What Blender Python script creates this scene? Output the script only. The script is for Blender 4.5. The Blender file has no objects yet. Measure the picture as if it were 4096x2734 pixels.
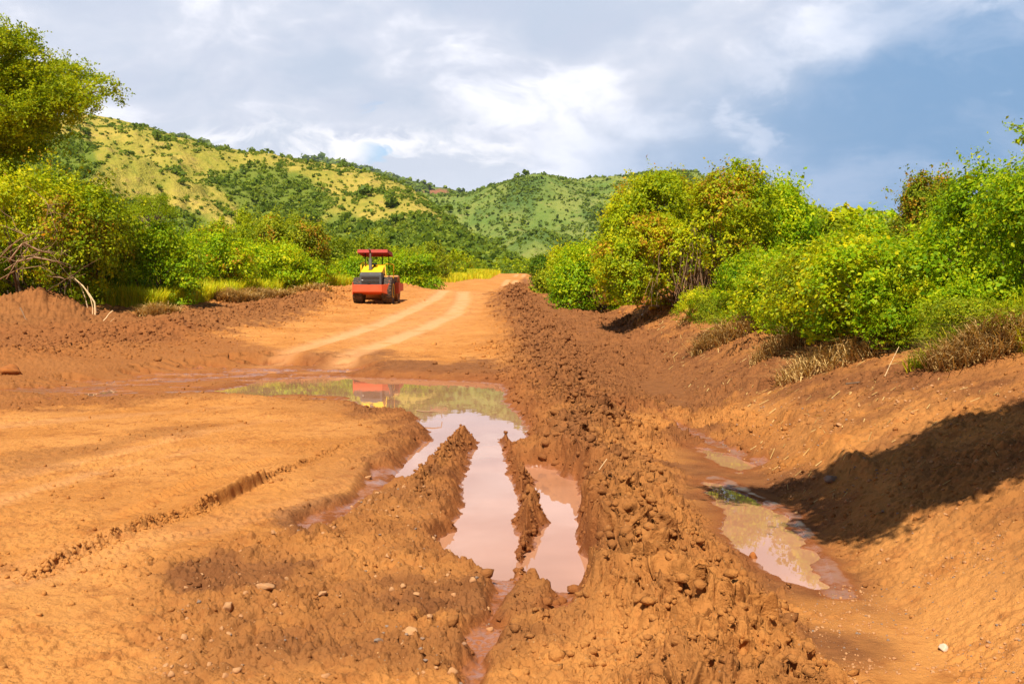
import bpy, math, random
import numpy as np
from mathutils import Vector, Matrix

# ------------------------------------------------------------------ camera, sky, sun, exposure
SC = bpy.context.scene
COL = SC.collection
FPX, CW, CH = 3982.0, 2048.0, 1367.0
CAMZ, PITCH = 2.0, math.radians(2.39)
cam = bpy.data.cameras.new('camera'); cam.lens = 35; cam.sensor_width = 36
cam.clip_start = 0.1; cam.clip_end = 30000
cam_o = bpy.data.objects.new('camera', cam); COL.objects.link(cam_o)
cam_o.location = (0, 0, CAMZ); cam_o.rotation_euler = (math.pi/2 - PITCH, 0, 0)
SC.camera = cam_o
SC.view_settings.view_transform = 'Standard'; SC.view_settings.look = 'None'
SC.view_settings.gamma = 1; SC.view_settings.exposure = 0.60

SUN_EL, SUN_AZ = math.radians(54), math.radians(-163)     # azimuth from +Y towards +X: behind the camera, a little to the left
sdir = Vector((math.sin(SUN_AZ)*math.cos(SUN_EL), math.cos(SUN_AZ)*math.cos(SUN_EL), math.sin(SUN_EL)))
sun = bpy.data.lights.new('sun', 'SUN'); sun.energy = 5.0; sun.angle = math.radians(0.53); sun.color = (1, 0.93, 0.80)
sun_o = bpy.data.objects.new('sun', sun); COL.objects.link(sun_o)
sun_o.rotation_euler = sdir.to_track_quat('Z', 'Y').to_euler(); sun_o.location = (0, 0, 60)

class NT:
    def __init__(s, tree): s.t = tree; s.n = tree.nodes; s.l = tree.links
    def add(s, ty, **kw):
        n = s.n.new(ty)
        for k, v in kw.items():
            if k.startswith('i_'):
                key = k[2:]; key = int(key) if key.isdigit() else key.replace('_', ' ')
                s.put(n.inputs[key], v)
            else: setattr(n, k, v)
        return n
    def put(s, sock, v):
        if isinstance(v, bpy.types.NodeSocket): s.l.new(v, sock)
        else: sock.default_value = v
    def math(s, op, a, b=None, c=None, clamp=False):
        n = s.n.new('ShaderNodeMath'); n.operation = op; n.use_clamp = clamp
        s.put(n.inputs[0], a)
        if b is not None: s.put(n.inputs[1], b)
        if c is not None: s.put(n.inputs[2], c)
        return n.outputs[0]
    def ramp(s, v, a, b, lo=0.0, hi=1.0):
        n = s.n.new('ShaderNodeMapRange'); n.interpolation_type = 'SMOOTHSTEP'
        s.put(n.inputs['Value'], v); n.inputs['From Min'].default_value = a; n.inputs['From Max'].default_value = b
        n.inputs['To Min'].default_value = lo; n.inputs['To Max'].default_value = hi
        return n.outputs[0]
    def mix(s, f, a, b, mode='MIX'):
        n = s.n.new('ShaderNodeMix'); n.data_type = 'RGBA'; n.blend_type = mode
        s.put(n.inputs[0], f); s.put(n.inputs[6], a); s.put(n.inputs[7], b)
        return n.outputs[2]
    def noise(s, vec, scale, detail=4, rough=0.55, dist=0.0):
        n = s.n.new('ShaderNodeTexNoise'); s.l.new(vec, n.inputs['Vector'])
        n.inputs['Scale'].default_value = scale; n.inputs['Detail'].default_value = detail
        n.inputs['Roughness'].default_value = rough; n.inputs['Distortion'].default_value = dist
        return n.outputs[0]
    def sxyz(s, vec):
        n = s.n.new('ShaderNodeSeparateXYZ'); s.l.new(vec, n.inputs[0]); return n.outputs
    def cxyz(s, x, y, z):
        n = s.n.new('ShaderNodeCombineXYZ')
        for i, v in enumerate((x, y, z)): s.put(n.inputs[i], v)
        return n.outputs[0]

def rgb(r, g, b): return (r, g, b, 1.0)

world = bpy.data.worlds.new('World'); SC.world = world; world.use_nodes = True
w = NT(world.node_tree); w.n.clear()
tc = w.add('ShaderNodeTexCoord').outputs['Generated']
sky = w.add('ShaderNodeTexSky', sky_type='NISHITA', sun_disc=False, sun_elevation=SUN_EL, sun_rotation=SUN_AZ, altitude=600, air_density=1.0, dust_density=1.0, ozone_density=1.4)
X, Y, Z = w.sxyz(tc)
az = w.math('ARCTAN2', X, Y)                                   # 0 straight ahead, + to the right
zc = w.math('MAXIMUM', Z, 0.0)
# cloud texture laid over azimuth and height, a little wider than tall and tilted
def cloudmap(rotd, sx, sz, lx):
    m0 = w.add('ShaderNodeMapping'); w.l.new(w.cxyz(az, Z, w.math('MULTIPLY', Y, 0.3)), m0.inputs['Vector'])
    m0.inputs['Rotation'].default_value = (0, 0, math.radians(rotd)); m0.inputs['Scale'].default_value = (sx, sz, 1.0); m0.inputs['Location'].default_value = (lx, 0.4, 0); return m0.outputs[0]
dv = cloudmap(0, 1.0, 2.0, 3.1); dr_ = cloudmap(18, 1.0, 2.0, 12.4)
warp = w.add('ShaderNodeTexNoise'); w.l.new(dv, warp.inputs['Vector']); warp.inputs['Scale'].default_value = 5; warp.inputs['Detail'].default_value = 4
wv = w.add('ShaderNodeVectorMath', operation='MULTIPLY_ADD'); w.l.new(warp.outputs['Color'], wv.inputs[0]); wv.inputs[1].default_value = (0.16, 0.16, 0.0); w.l.new(dv, wv.inputs[2])
ev = wv.outputs[0]
n1 = w.noise(ev, 2.6, 4, 0.5); n2 = w.noise(ev, 6.0, 12, 0.58); n3 = w.noise(ev, 13.0, 12, 0.60); n4 = w.noise(dr_, 3.6, 8, 0.55)
C = lambda n, k=1.0: w.math('MULTIPLY', w.math('SUBTRACT', n, 0.5), k)
azn = w.math('ADD', az, C(n2, 0.55)); zn = w.math('ADD', Z, C(n4, 0.30))
# the rain-blue quarter stands low on the right; white deck fills the left and the zenith
blue = w.math('MULTIPLY', w.ramp(azn, -0.16, 0.34), w.ramp(w.math('SUBTRACT', zn, w.math('MULTIPLY', az, 0.50)), 0.17, 0.02))
blue = w.math('MULTIPLY', blue, w.ramp(Y, -0.2, 0.3))
shape = w.math('ADD', w.math('MULTIPLY', n1, 0.35), w.math('ADD', w.math('MULTIPLY', n2, 0.40), w.math('MULTIPLY', n4, 0.25)))
white = w.mix(w.ramp(shape, 0.42, 0.54), rgb(5.0, 5.7, 7.0), rgb(6.6, 6.9, 7.9))
white = w.mix(w.ramp(shape, 0.50, 0.58), white, rgb(9.4, 9.4, 10.1))
grad = w.math('ADD', w.math('MULTIPLY', Z, 0.25), C(n3, 0.5))
white = w.mix(w.ramp(grad, 0.04, 0.16, 0, 0.6), white, rgb(5.3, 5.8, 7.1))
# heaped bright clouds low on the left, crisp along their tops
top_ = w.math('SUBTRACT', w.math('ADD', 0.165, C(n1, 0.22)), w.math('ADD', Z, C(n3, 0.13)))
heap_ = w.math('MULTIPLY', w.ramp(top_, 0.0, 0.016), w.ramp(azn, 0.10, -0.02))
heapc = w.mix(w.ramp(w.math('ADD', n3, w.math('MULTIPLY', top_, -1.5)), 0.36, 0.58), rgb(5.9, 6.4, 7.5), rgb(9.9, 9.7, 10.0))
white = w.mix(w.math('MULTIPLY', heap_, 0.85), white, heapc)
slate = w.mix(w.ramp(n2, 0.38, 0.64), rgb(1.9, 3.4, 5.6), rgb(3.7, 4.8, 6.7))
slate = w.mix(w.ramp(Z, 0.10, 0.01, 0, 0.55), slate, rgb(1.9, 3.8, 6.0))
col = w.mix(blue, white, slate)
wisp = w.math('MULTIPLY', w.ramp(w.math('ADD', w.math('MULTIPLY', n3, 0.5), w.math('MULTIPLY', n4, 0.5)), 0.515, 0.60), w.math('MULTIPLY', w.math('MULTIPLY', blue, w.math('SUBTRACT', 1.15, blue)), 2.3), clamp=True)
col = w.mix(w.math('ADD', w.math('MULTIPLY', wisp, 0.6), w.math('MULTIPLY', w.math('MULTIPLY', blue, w.ramp(n4, 0.54, 0.66)), 0.45)), col, rgb(8.0, 8.3, 9.4))
gap = w.math('MULTIPLY', w.ramp(w.noise(ev, 9, 10, 0.55), 0.60, 0.64), w.math('MULTIPLY', w.ramp(w.math('ABSOLUTE', w.math('ADD', az, 0.09)), 0.07, 0.03), w.ramp(w.math('ABSOLUTE', w.math('SUBTRACT', Z, 0.155)), 0.05, 0.02)))
col = w.mix(gap, col, w.mix(1.0, sky.outputs[0], rgb(1.3, 1.3, 1.3), 'MULTIPLY'))
# the sun stands in a clear part of the sky: overhead and behind the camera it is open blue
clear = w.math('MAXIMUM', w.ramp(Z, 0.42, 0.62), w.ramp(Y, 0.35, -0.1))
col = w.mix(clear, col, w.mix(1.0, sky.outputs[0], rgb(0.55, 0.55, 0.55), 'MULTIPLY'))
below = w.ramp(Z, -0.06, 0.0)
col = w.mix(below, rgb(2.2, 2.4, 2.6), col)
bg = w.add('ShaderNodeBackground'); w.l.new(col, bg.inputs[0]); bg.inputs[1].default_value = 0.080
w.l.new(bg.outputs[0], w.add('ShaderNodeOutputWorld').inputs[0])

# ------------------------------------------------------------------ numpy helpers
def sstep(t): t = np.clip(t, 0, 1); return t*t*(3-2*t)
def hsh(ix, iy, seed):
    h = (ix.astype(np.int64)*374761393 + iy.astype(np.int64)*668265263 + seed*974711) & 0x7fffffff
    h = ((h ^ (h >> 13)) * 1274126177) & 0x7fffffff
    h = (h ^ (h >> 16)) & 0xffff
    return h.astype(np.float32)/65535.0
def vnoise(x, y, s=0):
    ix = np.floor(x); iy = np.floor(y); fx = (x-ix); fy = (y-iy)
    ux = fx*fx*fx*(fx*(fx*6-15)+10); uy = fy*fy*fy*(fy*(fy*6-15)+10)
    a = hsh(ix, iy, s); b = hsh(ix+1, iy, s); c = hsh(ix, iy+1, s); d = hsh(ix+1, iy+1, s)
    return (a*(1-ux)+b*ux)*(1-uy) + (c*(1-ux)+d*ux)*uy - 0.5
def fbm(x, y, oct=4, s=0, g=0.5):
    r = 0; a = 1.0
    for i in range(oct):
        r = r + a*vnoise(x, y, s+i*17); x = x*2.03+5.1*y*0.05; y = y*2.01+1.7; a *= g
    return r
def clods(x, y, cell, s=0):
    """lumps: 0..1, half-domes of random size at jittered cell points"""
    gx = x/cell; gy = y/cell
    ix = np.floor(gx); iy = np.floor(gy); out = np.zeros_like(gx)
    for dx in (-1, 0, 1):
        for dy in (-1, 0, 1):
            jx = ix+dx; jy = iy+dy
            cx = jx+0.15+0.7*hsh(jx, jy, s+1); cy = jy+0.15+0.7*hsh(jx, jy, s+2)
            r = 0.30+0.50*hsh(jx, jy, s+3); hh = hsh(jx, jy, s+4)
            ax = 0.7+0.6*hsh(jx, jy, s+5)
            d2 = ((gx-cx)*ax)**2 + ((gy-cy)/ax)**2
            v = np.clip(1-d2/(r*r), 0, 1)**0.5*r*(0.35+0.9*hh)
            out = np.maximum(out, v)
    return out
def seg_dist(x, y, pts):
    """distance to polyline, signed side (+ = left of travel), parameter 0..1"""
    best = np.full(x.shape, 1e9); side = np.zeros(x.shape); par = np.zeros(x.shape)
    n = len(pts)-1
    for i in range(n):
        ax, ay = pts[i]; bx, by = pts[i+1]; ex, ey = bx-ax, by-ay; L = ex*ex+ey*ey+1e-12
        t = np.clip(((x-ax)*ex+(y-ay)*ey)/L, 0, 1)
        dx = x-ax-t*ex; dy = y-ay-t*ey; d = np.sqrt(dx*dx+dy*dy)
        m = d < best
        best = np.where(m, d, best); side = np.where(m, np.sign(ex*dy-ey*dx), side); par = np.where(m, (i+t)/n, par)
    return best, side, par
def poly_sd(x, y, pts):
    """signed distance to closed polygon, negative inside"""
    d, _, _ = seg_dist(x, y, list(pts)+[pts[0]])
    ins = np.zeros(x.shape, bool); n = len(pts)
    for i in range(n):
        x1, y1 = pts[i]; x2, y2 = pts[(i+1) % n]
        c = ((y1 > y) != (y2 > y)) & (x < (x2-x1)*(y-y1)/(y2-y1+1e-12)+x1)
        ins ^= c
    return np.where(ins, -d, d)
def boxed(x, y, pts, pad, fn, far):
    """evaluate fn only near pts"""
    P = np.array(pts); m = (x > P[:, 0].min()-pad) & (x < P[:, 0].max()+pad) & (y > P[:, 1].min()-pad) & (y < P[:, 1].max()+pad)
    out = np.full(x.shape, far, float)
    if m.any(): out[m] = fn(x[m], y[m])
    return out

# ------------------------------------------------------------------ pixel rays -> world points (S: the 2349 px wide view of the photograph)
S = 4096/2349.0
def ray(px, py):
    u = (px*S-CW)/FPX; v = (CH-py*S)/FPX
    return Vector((u, math.cos(PITCH)+v*math.sin(PITCH), -math.sin(PITCH)+v*math.cos(PITCH)))
def onz(px, py, z=0.0):
    d = ray(px, py); t = (z-CAMZ)/d.z; return (d.x*t, d.y*t)
def at(px, py, Yd):
    d = ray(px, py); t = Yd/d.y; return Vector((d.x*t, Yd, CAMZ+d.z*t))

# ------------------------------------------------------------------ terrain
ky = [-200, 4, 25, 30, 40, 54, 66, 75, 82, 92, 102, 112, 130, 150, 165, 176, 190, 205, 222, 245, 400, 9000]
kz = [0.12, 0.12, 0.12, 0.35, 0.98, 1.80, 2.45, 2.85, 2.80, 2.45, 2.45, 3.10, 4.25, 5.10, 5.55, 5.5, 6.0, 7.0, 8.0, 8.2, 8.0, 8.0]
TY = np.arange(-200, 9000, 0.5); TZ = np.interp(TY, ky, kz)
ker = np.exp(-0.5*(np.arange(-12, 13)/4.5)**2); ker /= ker.sum()
TZ = np.convolve(np.pad(TZ, 12, 'edge'), ker, 'valid')
def zr(y): return np.interp(y, TY, TZ)
def xditch(y): return np.interp(y, [3, 8, 12.6, 17, 27, 45, 75, 110, 165, 220], [1.95, 2.2, 2.65, 3.15, 3.7, 4.5, 4.0, 5.5, 6.8, 8.5])
def xridge(y): return np.interp(y, [3, 16, 27, 37, 60, 75, 110, 165, 220], [1.05, 0.98, 1.05, 0.7, 0.2, 0.5, 2.6, 3.7, 5.5])
def xleft(y): return np.interp(y, [3, 30, 42, 54, 75, 110, 130, 165, 220], [-15.5, -15, -13.5, -12.5, -11, -8, -6.5, -4.2, -1.5])
def h_smooth(x, y):
    z = zr(y)
    xd = xditch(y); near = np.interp(y, [18, 30, 80, 120], [1, 0.9, 0.9, 0.5])
    t = x-xd-0.30
    bank = 0.44*np.log1p(np.exp(np.clip(t*5, -30, 30)))/5
    cap = np.interp(y, [3, 20, 45, 90, 150], [1.7, 1.9, 1.8, 1.0, 0.8])
    z = z + cap*np.tanh(bank/cap)
    z = z - 0.16*near*np.exp(-((x-xd)/0.75)**2) - 0.05*near*sstep((x-xridge(y))/0.8)*(1-sstep((x-xd-1)/1.5))
    s = xleft(y)-x
    z = z + np.interp(y, [20, 30, 45, 60, 90], [0.2, 0.5, 0.75, 0.5, 0.3])*sstep(s/7)
    z = z + 0.9*sstep((s-8)/60)*sstep((y-30)/50) + 1.2*sstep((x-xd-9)/60)*sstep((y-30)/50)
    return z
def ground_hit(px, py):
    d = ray(px, py)
    t = 3.0; last = 3.0
    while t < 600:
        if CAMZ+d.z*t < float(h_smooth(np.array([d.x*t]), np.array([d.y*t]))[0]): break
        last = t; t *= 1.01
    return (d.x*(t+last)/2, d.y*(t+last)/2)
def GP(*pts): return [ground_hit(*p) for p in pts]
def ZP(*pts): return [onz(*p) for p in pts]

MAIN = ZP((600, 870), (700, 867), (790, 866), (900, 869), (1000, 873), (1100, 877), (1145, 882), (1158, 900), (1157, 925), (1185, 950), (1205, 975), (1215, 1005), (1216, 1035), (1196, 1048), (1172, 1020), (1140, 1004), (1152, 1035), (1165, 1070), (1178, 1110), (1186, 1200), (1178, 1285), (1165, 1335), (1120, 1335), (1060, 1312), (1025, 1280), (998, 1243), (1040, 1218), (1056, 1180), (1066, 1115), (1082, 1060), (1098, 1022), (1085, 1003), (1040, 1012), (1005, 1046), (970, 1075), (935, 1120), (897, 1122), (897, 1092), (940, 1045), (985, 1012), (984, 992), (955, 972), (958, 957), (890, 955), (858, 947), (825, 930), (790, 910), (700, 905), (560, 908), (480, 896), (560, 886))
RUT2 = ZP((1188, 1072), (1210, 1070), (1280, 1080), (1292, 1092), (1325, 1105), (1330, 1150), (1322, 1190), (1322, 1250), (1345, 1300), (1352, 1372), (1290, 1368), (1215, 1335), (1192, 1302), (1215, 1280), (1230, 1235), (1252, 1195), (1232, 1160), (1212, 1130), (1222, 1105))
DITCH1 = ZP((1600, 1100), (1655, 1108), (1700, 1130), (1760, 1155), (1815, 1190), (1845, 1230), (1890, 1280), (1915, 1352), (1870, 1362), (1800, 1335), (1740, 1300), (1680, 1265), (1640, 1225), (1650, 1190), (1625, 1150))
DITCH2 = ZP((1575, 1018), (1640, 1030), (1700, 1052), (1745, 1072), (1700, 1086), (1650, 1070), (1600, 1045))
FILM1 = ZP((235, 880), (320, 868), (420, 856), (520, 848), (600, 845), (620, 852), (520, 868), (420, 876), (330, 888))
FILM = ZP((40, 915), (120, 880), (240, 866), (420, 846), (620, 838), (860, 846), (830, 866), (560, 880), (480, 900), (800, 905), (850, 935), (700, 928), (480, 912), (250, 925))
LITTLE = ZP((1385, 940), (1440, 946), (1420, 955), (1390, 950))
PUDDLES = [MAIN, RUT2, DITCH1, DITCH2, LITTLE]
DIV1 = ZP((1146, 1010), (1172, 1060), (1188, 1095), (1200, 1140), (1216, 1190), (1205, 1240), (1190, 1290), (1180, 1340))
DIV2 = ZP((1078, 1005), (1050, 1030), (1020, 1070), (980, 1120), (950, 1160))
RUT_A = ZP((60, 1370), (150, 1322), (260, 1280), (370, 1235), (450, 1215), (520, 1180), (600, 1135), (680, 1098), (760, 1060), (850, 1020))
RUT_C = ZP((-100, 1150), (100, 1100), (280, 1058), (440, 1015), (600, 985), (740, 975))
RUT_D = ZP((-100, 1420), (100, 1345), (300, 1290), (480, 1250), (640, 1205), (760, 1150), (850, 1080))
RUT_E = ZP((-200, 1240), (0, 1175), (200, 1115), (400, 1065), (560, 1035))
RUT_B = ZP((240, 1245), (330, 1195), (420, 1155), (500, 1120), (580, 1092), (660, 1065))
BROWN = [ZP((420, 1345), (560, 1290), (700, 1250), (760, 1180), (860, 1130), (900, 1090), (1000, 1040), (1060, 1000), (1110, 1005), (1170, 1020), (1230, 1100), (1240, 1340), (1400, 1400), (1330, 1640), (360, 1640), (440, 1500)),
         ZP((740, 905), (850, 950), (960, 945), (990, 1000), (900, 1085), (850, 1090), (900, 1010), (850, 975), (730, 930)),
         GP((1120, 672), (1350, 690), (1500, 730), (1700, 800), (1900, 830), (2349, 850), (2349, 900), (1950, 905), (1700, 930), (1500, 945), (1350, 960), (1290, 900), (1200, 800)),
         ZP((860, 838), (1000, 850), (1150, 845), (1170, 890), (1000, 876), (790, 868), (700, 868), (640, 845), (720, 835)),
         ZP((-300, 832), (250, 806), (480, 812), (640, 832), (860, 852), (800, 870), (560, 880), (420, 930), (200, 948), (-300, 990)),
         GP((-300, 690), (100, 700), (250, 722), (450, 705), (700, 688), (780, 690), (640, 745), (400, 792), (0, 828), (-300, 840)),
         ZP((1560, 960), (1750, 1060), (1800, 1110), (1900, 1270), (1960, 1400), (1900, 1470), (1750, 1380), (1600, 1200), (1520, 1050)),
         ZP((590, 1245), (700, 1182), (820, 1145), (870, 1160), (770, 1215), (690, 1275)), ZP((380, 1365), (500, 1328), (720, 1340), (640, 1400), (430, 1405)), ZP((-50, 1080), (160, 1045), (400, 1000), (520, 990), (300, 1040), (60, 1110)),
         GP((1205, 628), (1215, 650), (1330, 668), (1300, 700), (1200, 668), (1195, 640))]
SHINE = [(ZP((1165, 1345), (1145, 1400), (1120, 1460), (1095, 1568), (1070, 1700)), 0.11), (ZP((1290, 1370), (1300, 1405), (1270, 1440)), 0.14),
         (ZP((1150, 1340), (1200, 1345), (1330, 1375)), 0.08), (ZP((880, 1085), (840, 1150), (760, 1200), (700, 1240)), 0.16),
         (ZP((0, 905), (200, 893), (360, 880), (560, 862), (640, 850)), 0.5), (ZP((60, 930), (260, 905), (480, 900)), 0.35), (ZP((500, 915), (700, 918), (800, 915), (840, 930)), 0.25),
         (ZP((1500, 950), (1570, 985), (1660, 1028), (1760, 1070)), 0.14), (ZP((1640, 1100), (1760, 1150), (1850, 1240), (1920, 1370)), 0.13),
         (ZP((1330, 925), (1430, 940)), 0.1), (ZP((560, 848), (700, 850), (830, 852)), 0.4)]

TRK = [(GP((1045, 668), (1010, 715), (900, 768), (780, 812)), 2.2), (GP((1019, 666), (1000, 682), (950, 708), (870, 743), (770, 778), (650, 810), (570, 830)), 0.55),
       (GP((1062, 668), (1061, 690), (1040, 720), (960, 756), (860, 793), (770, 826), (720, 840)), 0.55),
       (GP((1166, 641), (1157, 655), (1128, 667)), 0.5), (GP((1184, 642), (1176, 655), (1150, 669)), 0.5),
       (GP((1187, 629), (1180, 636)), 0.5), (GP((1203, 629), (1199, 637)), 0.5),
       (ZP((-200, 1022), (0, 1000), (160, 980), (330, 962), (520, 950)), 0.35), (RUT_D, 0.3), (RUT_E, 0.22), (RUT_C, 0.2)]
TSTR = [.25, .95, .95, .8, .8, .8, .8, .3, .22, .3, .25]

def terrain(x, y, attrs=False):
    """x, y flat arrays -> z (and mud, wet, dust, stone attributes)"""
    z = h_smooth(x, y)
    near = y < 34; mid = y < 120
    # gentle undulation
    z = z + 0.05*fbm(x*0.35, y*0.35, 3, 3)*(y < 400) + 1.2*fbm(x*0.01, y*0.01, 3, 7)*sstep((y-150)/200)
    # compacted road is flatter than its sides
    rough = np.zeros(x.shape)
    dr = x-xridge(y)
    rn = 0.75*fbm(x*0.9, y*0.6, 3, 21)
    rw = np.interp(y, [3, 8, 14, 20, 60, 110], [0.70, 0.62, 0.85, 1.2, 1.2, 1.0])
    prof = np.exp(-np.abs((dr+rn)/rw)**2.6)
    ridge_h = np.interp(y, [3, 8, 12, 20, 40, 75, 120], [0.15, 0.17, 0.15, 0.10, 0.09, 0.14, 0.1])*(1+0.9*fbm(x*0.5, y*0.5, 2, 35))
    z = z + ridge_h*prof*(1+0.55*fbm(x*1.2, y*1.2, 3, 33))
    rough = np.maximum(rough, prof)
    sl = xleft(y)-x
    lb = np.exp(-((sl+1.2+1.0*fbm(x*0.2, y*0.2, 2, 5))/2.2)**2)*sstep((y-22)/8)*(1-sstep((y-100)/20))
    z = z + 0.26*lb*(1+fbm(x*0.5, y*0.5, 3, 8)); rough = np.maximum(rough, 0.8*lb)
    rough = np.maximum(rough, 0.45*sstep((sl+2)/3)*(y < 90)*(y > 18))
    # spoil heap at the left edge
    hx, hy = at(92, 690, 40)[:2]
    mb = np.exp(-(((x-hx)/1.5)**2+((y-hy)/1.3)**2)**0.8); z = z + 0.85*mb*(1+0.5*fbm(x*1.1, y*1.1, 3, 39)); rough = np.maximum(rough, 0.8*sstep(mb*4))
    # right bank is loose soil
    rb = sstep((x-xditch(y)-0.5)/1.0)*(y < 60)
    rough = np.maximum(rough, np.interp(y, [8, 14], [0.14, 0.30])*rb)
    btw = sstep((x-xridge(y))/0.6)*(1-sstep((x-xditch(y)-2.2)/1.2))*sstep((y-10)/5)*(y < 75); rough = np.maximum(rough, btw*np.clip(0.45+1.2*fbm(x*0.7, y*0.5, 3, 37), 0.12, 0.9))
    mud = np.zeros(x.shape); wet = np.zeros(x.shape); dust = np.zeros(x.shape)
    nz = np.zeros(x.shape)
    nz[mid] = fbm(x[mid]*1.6, y[mid]*1.6, 4, 51)
    for i, P in enumerate(BROWN):
        soft = 0.5 if i in (0, 1, 6) else 0.12 if i in (7, 8) else 0.3 if i == 9 else 0.8
        d = boxed(x, y, P, 4, lambda a, b: poly_sd(a, b, P), 9.0)
        m = sstep(0.5-(d+nz*soft*1.8)/(soft*1.6))
        mud = np.maximum(mud, m*(0.6 if i == 4 else np.clip(0.72+0.9*nz, 0, 1) if i == 0 else 0.45 if i == 9 else 0.85 if i == 5 else 1))
        if i == 0: rough = np.maximum(rough, 0.50*m)
        if i == 1: rough = np.maximum(rough, 0.5*m)
        if i == 2: rough = np.maximum(rough, 0.35*m)
        if i == 4: rough = np.maximum(rough, 0.22*m); wet = np.maximum(wet, 0.35*m)
    for (P, wd), ts in zip(TRK, TSTR):
        sp = np.zeros(x.shape)
        bx_ = (x > min(q[0] for q in P)-2) & (x < max(q[0] for q in P)+2) & (y > min(q[1] for q in P)-2) & (y < max(q[1] for q in P)+2)
        d = np.full(x.shape, 9.0); d[bx_], _, sp[bx_] = seg_dist(x[bx_], y[bx_], P)
        m = sstep(1.3-(d+0.30*nz)/wd)*(1+0.9*nz)*ts*(0.25+0.75*sstep((1-sp)/0.45))
        dust = np.maximum(dust, m); z = z-0.05*m*(y > 25)*(wd < 1)+0.03*(wd < 1)*sstep(1-np.abs(d-wd*1.1)/(wd*.5))*(y > 25)*(1+nz); rough = rough*(1-0.8*np.clip(m, 0, 1))
        mud = mud*(1-np.clip(m, 0, 1))
    # wheel step on the left: ground stands higher on its far side
    def stepfn(a, b):
        d, sd, p = seg_dist(a, b, RUT_A)
        A = np.interp(p, [0, .1, .25, .45, .5, .55, .65, .70, .85, 1], [0, .05, .04, .04, .09, .12, .11, .04, .02, 0])
        wob = 0.05*fbm(a*2.2, b*2.2, 3, 77)+0.014*fbm(a*9, b*9, 2, 78)*np.where((p > .52) & (p < .68), 0, 1)*np.where((p > .52) & (p < .68), .3, 1)
        s = d*sd+wob
        return A*(1.35/(1+np.exp(np.clip(-s/0.008, -40, 40)))-0.35)*np.where(s > 0, np.exp(-np.maximum(s-.05, 0)/0.30), np.exp(s/0.10))
    z = z + boxed(x, y, RUT_A, 1.5, stepfn, 0)
    def lipfn(a, b):
        d, sd, p = seg_dist(a, b, RUT_A)
        return np.exp(-(d/0.06)**2)*sstep(p*12)*sstep((1-p)*8)*np.where((p > .53) & (p < .67), .15, 1)
    lip = boxed(x, y, RUT_A, 1.0, lipfn, 0); rough = np.maximum(rough, 0.40*lip)
    def treadfn(a, b):
        d, sd, p = seg_dist(a, b, RUT_B)
        L = 3.6*p
        m = np.exp(-(d/0.09)**2)*sstep(p*5)*sstep((1-p)*5)
        return m*(0.022+0.032*np.sin((L-d*sd*0.5)*2*math.pi/0.085))
    z = z + boxed(x, y, RUT_B, 0.8, treadfn, 0)
    for RC, am in ((RUT_C, .55), (RUT_D, .45), (RUT_E, .5)):     # fainter tyre prints of older passes
        def tr2(a, b):
            d, sd, p = seg_dist(a, b, RC); L = p*sum(math.dist(RC[i], RC[i+1]) for i in range(len(RC)-1)); s_ = d*sd
            m = sstep(1.25-d/0.16)*sstep(p*6)*sstep((1-p)*6)*sstep(0.6+2.2*fbm(a*1.5, b*1.5, 2, 88))
            return am*m*(-0.022+0.016*np.sign(np.sin((L+np.abs(s_)*0.9)*2*math.pi/0.11))*sstep(np.abs(np.sin((L+np.abs(s_)*0.9)*2*math.pi/0.11))*3))
        z = z + boxed(x, y, RC, 0.8, tr2, 0)
    for P_, hh_ in ((DIV1, 0.06), (DIV2, 0.05)):       # the strips of earth squeezed up between the wheel ruts
        d = boxed(x, y, P_, 0.8, lambda a, b: seg_dist(a, b, P_)[0], 9.0); m = np.exp(-(d/0.12)**2); z = z+hh_*m*(1+1.2*nz); rough = np.maximum(rough, 0.8*m)
    # ---- lumps and crumbs
    n = near & (y > 3)
    a, b = x[n], y[n]
    wx = 0.06*fbm(a*5, b*5, 2, 91); wy = 0.06*fbm(a*5+9, b*5, 2, 92)
    c1 = clods(a+wx, b+wy, 0.34, 100); c2 = clods(a+wx, b+wy, 0.17, 110); c3 = clods(a, b, 0.085, 120); c4 = clods(a, b, 0.045, 130)
    fb = fbm(a*14, b*14, 4, 140, 0.6)
    R = rough[n]; pr = prof[n]
    big = np.clip((R-0.42)/0.5, 0, 1)
    cr_ = np.minimum(0.05, np.abs(fbm(a*7+wx*9, b*7, 3, 145)))/0.05
    cr2 = np.minimum(0.06, np.abs(fbm(a*15+wx*9, b*15, 3, 146)))/0.06
    pit = sstep((fbm(a*5.5, b*5.5, 3, 147)-0.16)/0.10)
    dz = big*(0.10*c1+0.11*c2-0.045*(1-cr_)-0.065*pit) + R*(0.050*c2+0.065*c3+0.055*c4+0.055*fb-0.020*(1-cr_)-0.020*(1-cr2)-0.012*pit)
    # sparse crumbs on the compacted parts
    pm = sstep((fbm(a*1.3, b*1.3, 3, 150)+0.10)/0.30)
    dz = dz + (0.006+0.014*pm)*c3*(1-dust[n].clip(0, 1)) + 0.020*pm*c4*(1-dust[n].clip(0, 1)) + 0.014*fb*(1-dust[n].clip(0, 1)) - 0.008*pm*(1-cr2)
    # crumbly cut edges on the right bank
    cut = np.exp(-((a-xditch(b)-1.05-0.25*fbm(a*0.8, b*0.8, 2, 160))/0.10)**2)*sstep((b-9)/1.0)*(1-sstep((b-13.5)/1.5))
    dz = dz + cut*(0.06+0.10*c2) + rb[n]*(0.05*fbm(a*1.1, b*1.1, 3, 170)+0.012*c3+0.03*pm*c2)
    z[n] += dz
    m = (~near) & mid
    a, b = x[m], y[m]; R = rough[m]
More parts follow.
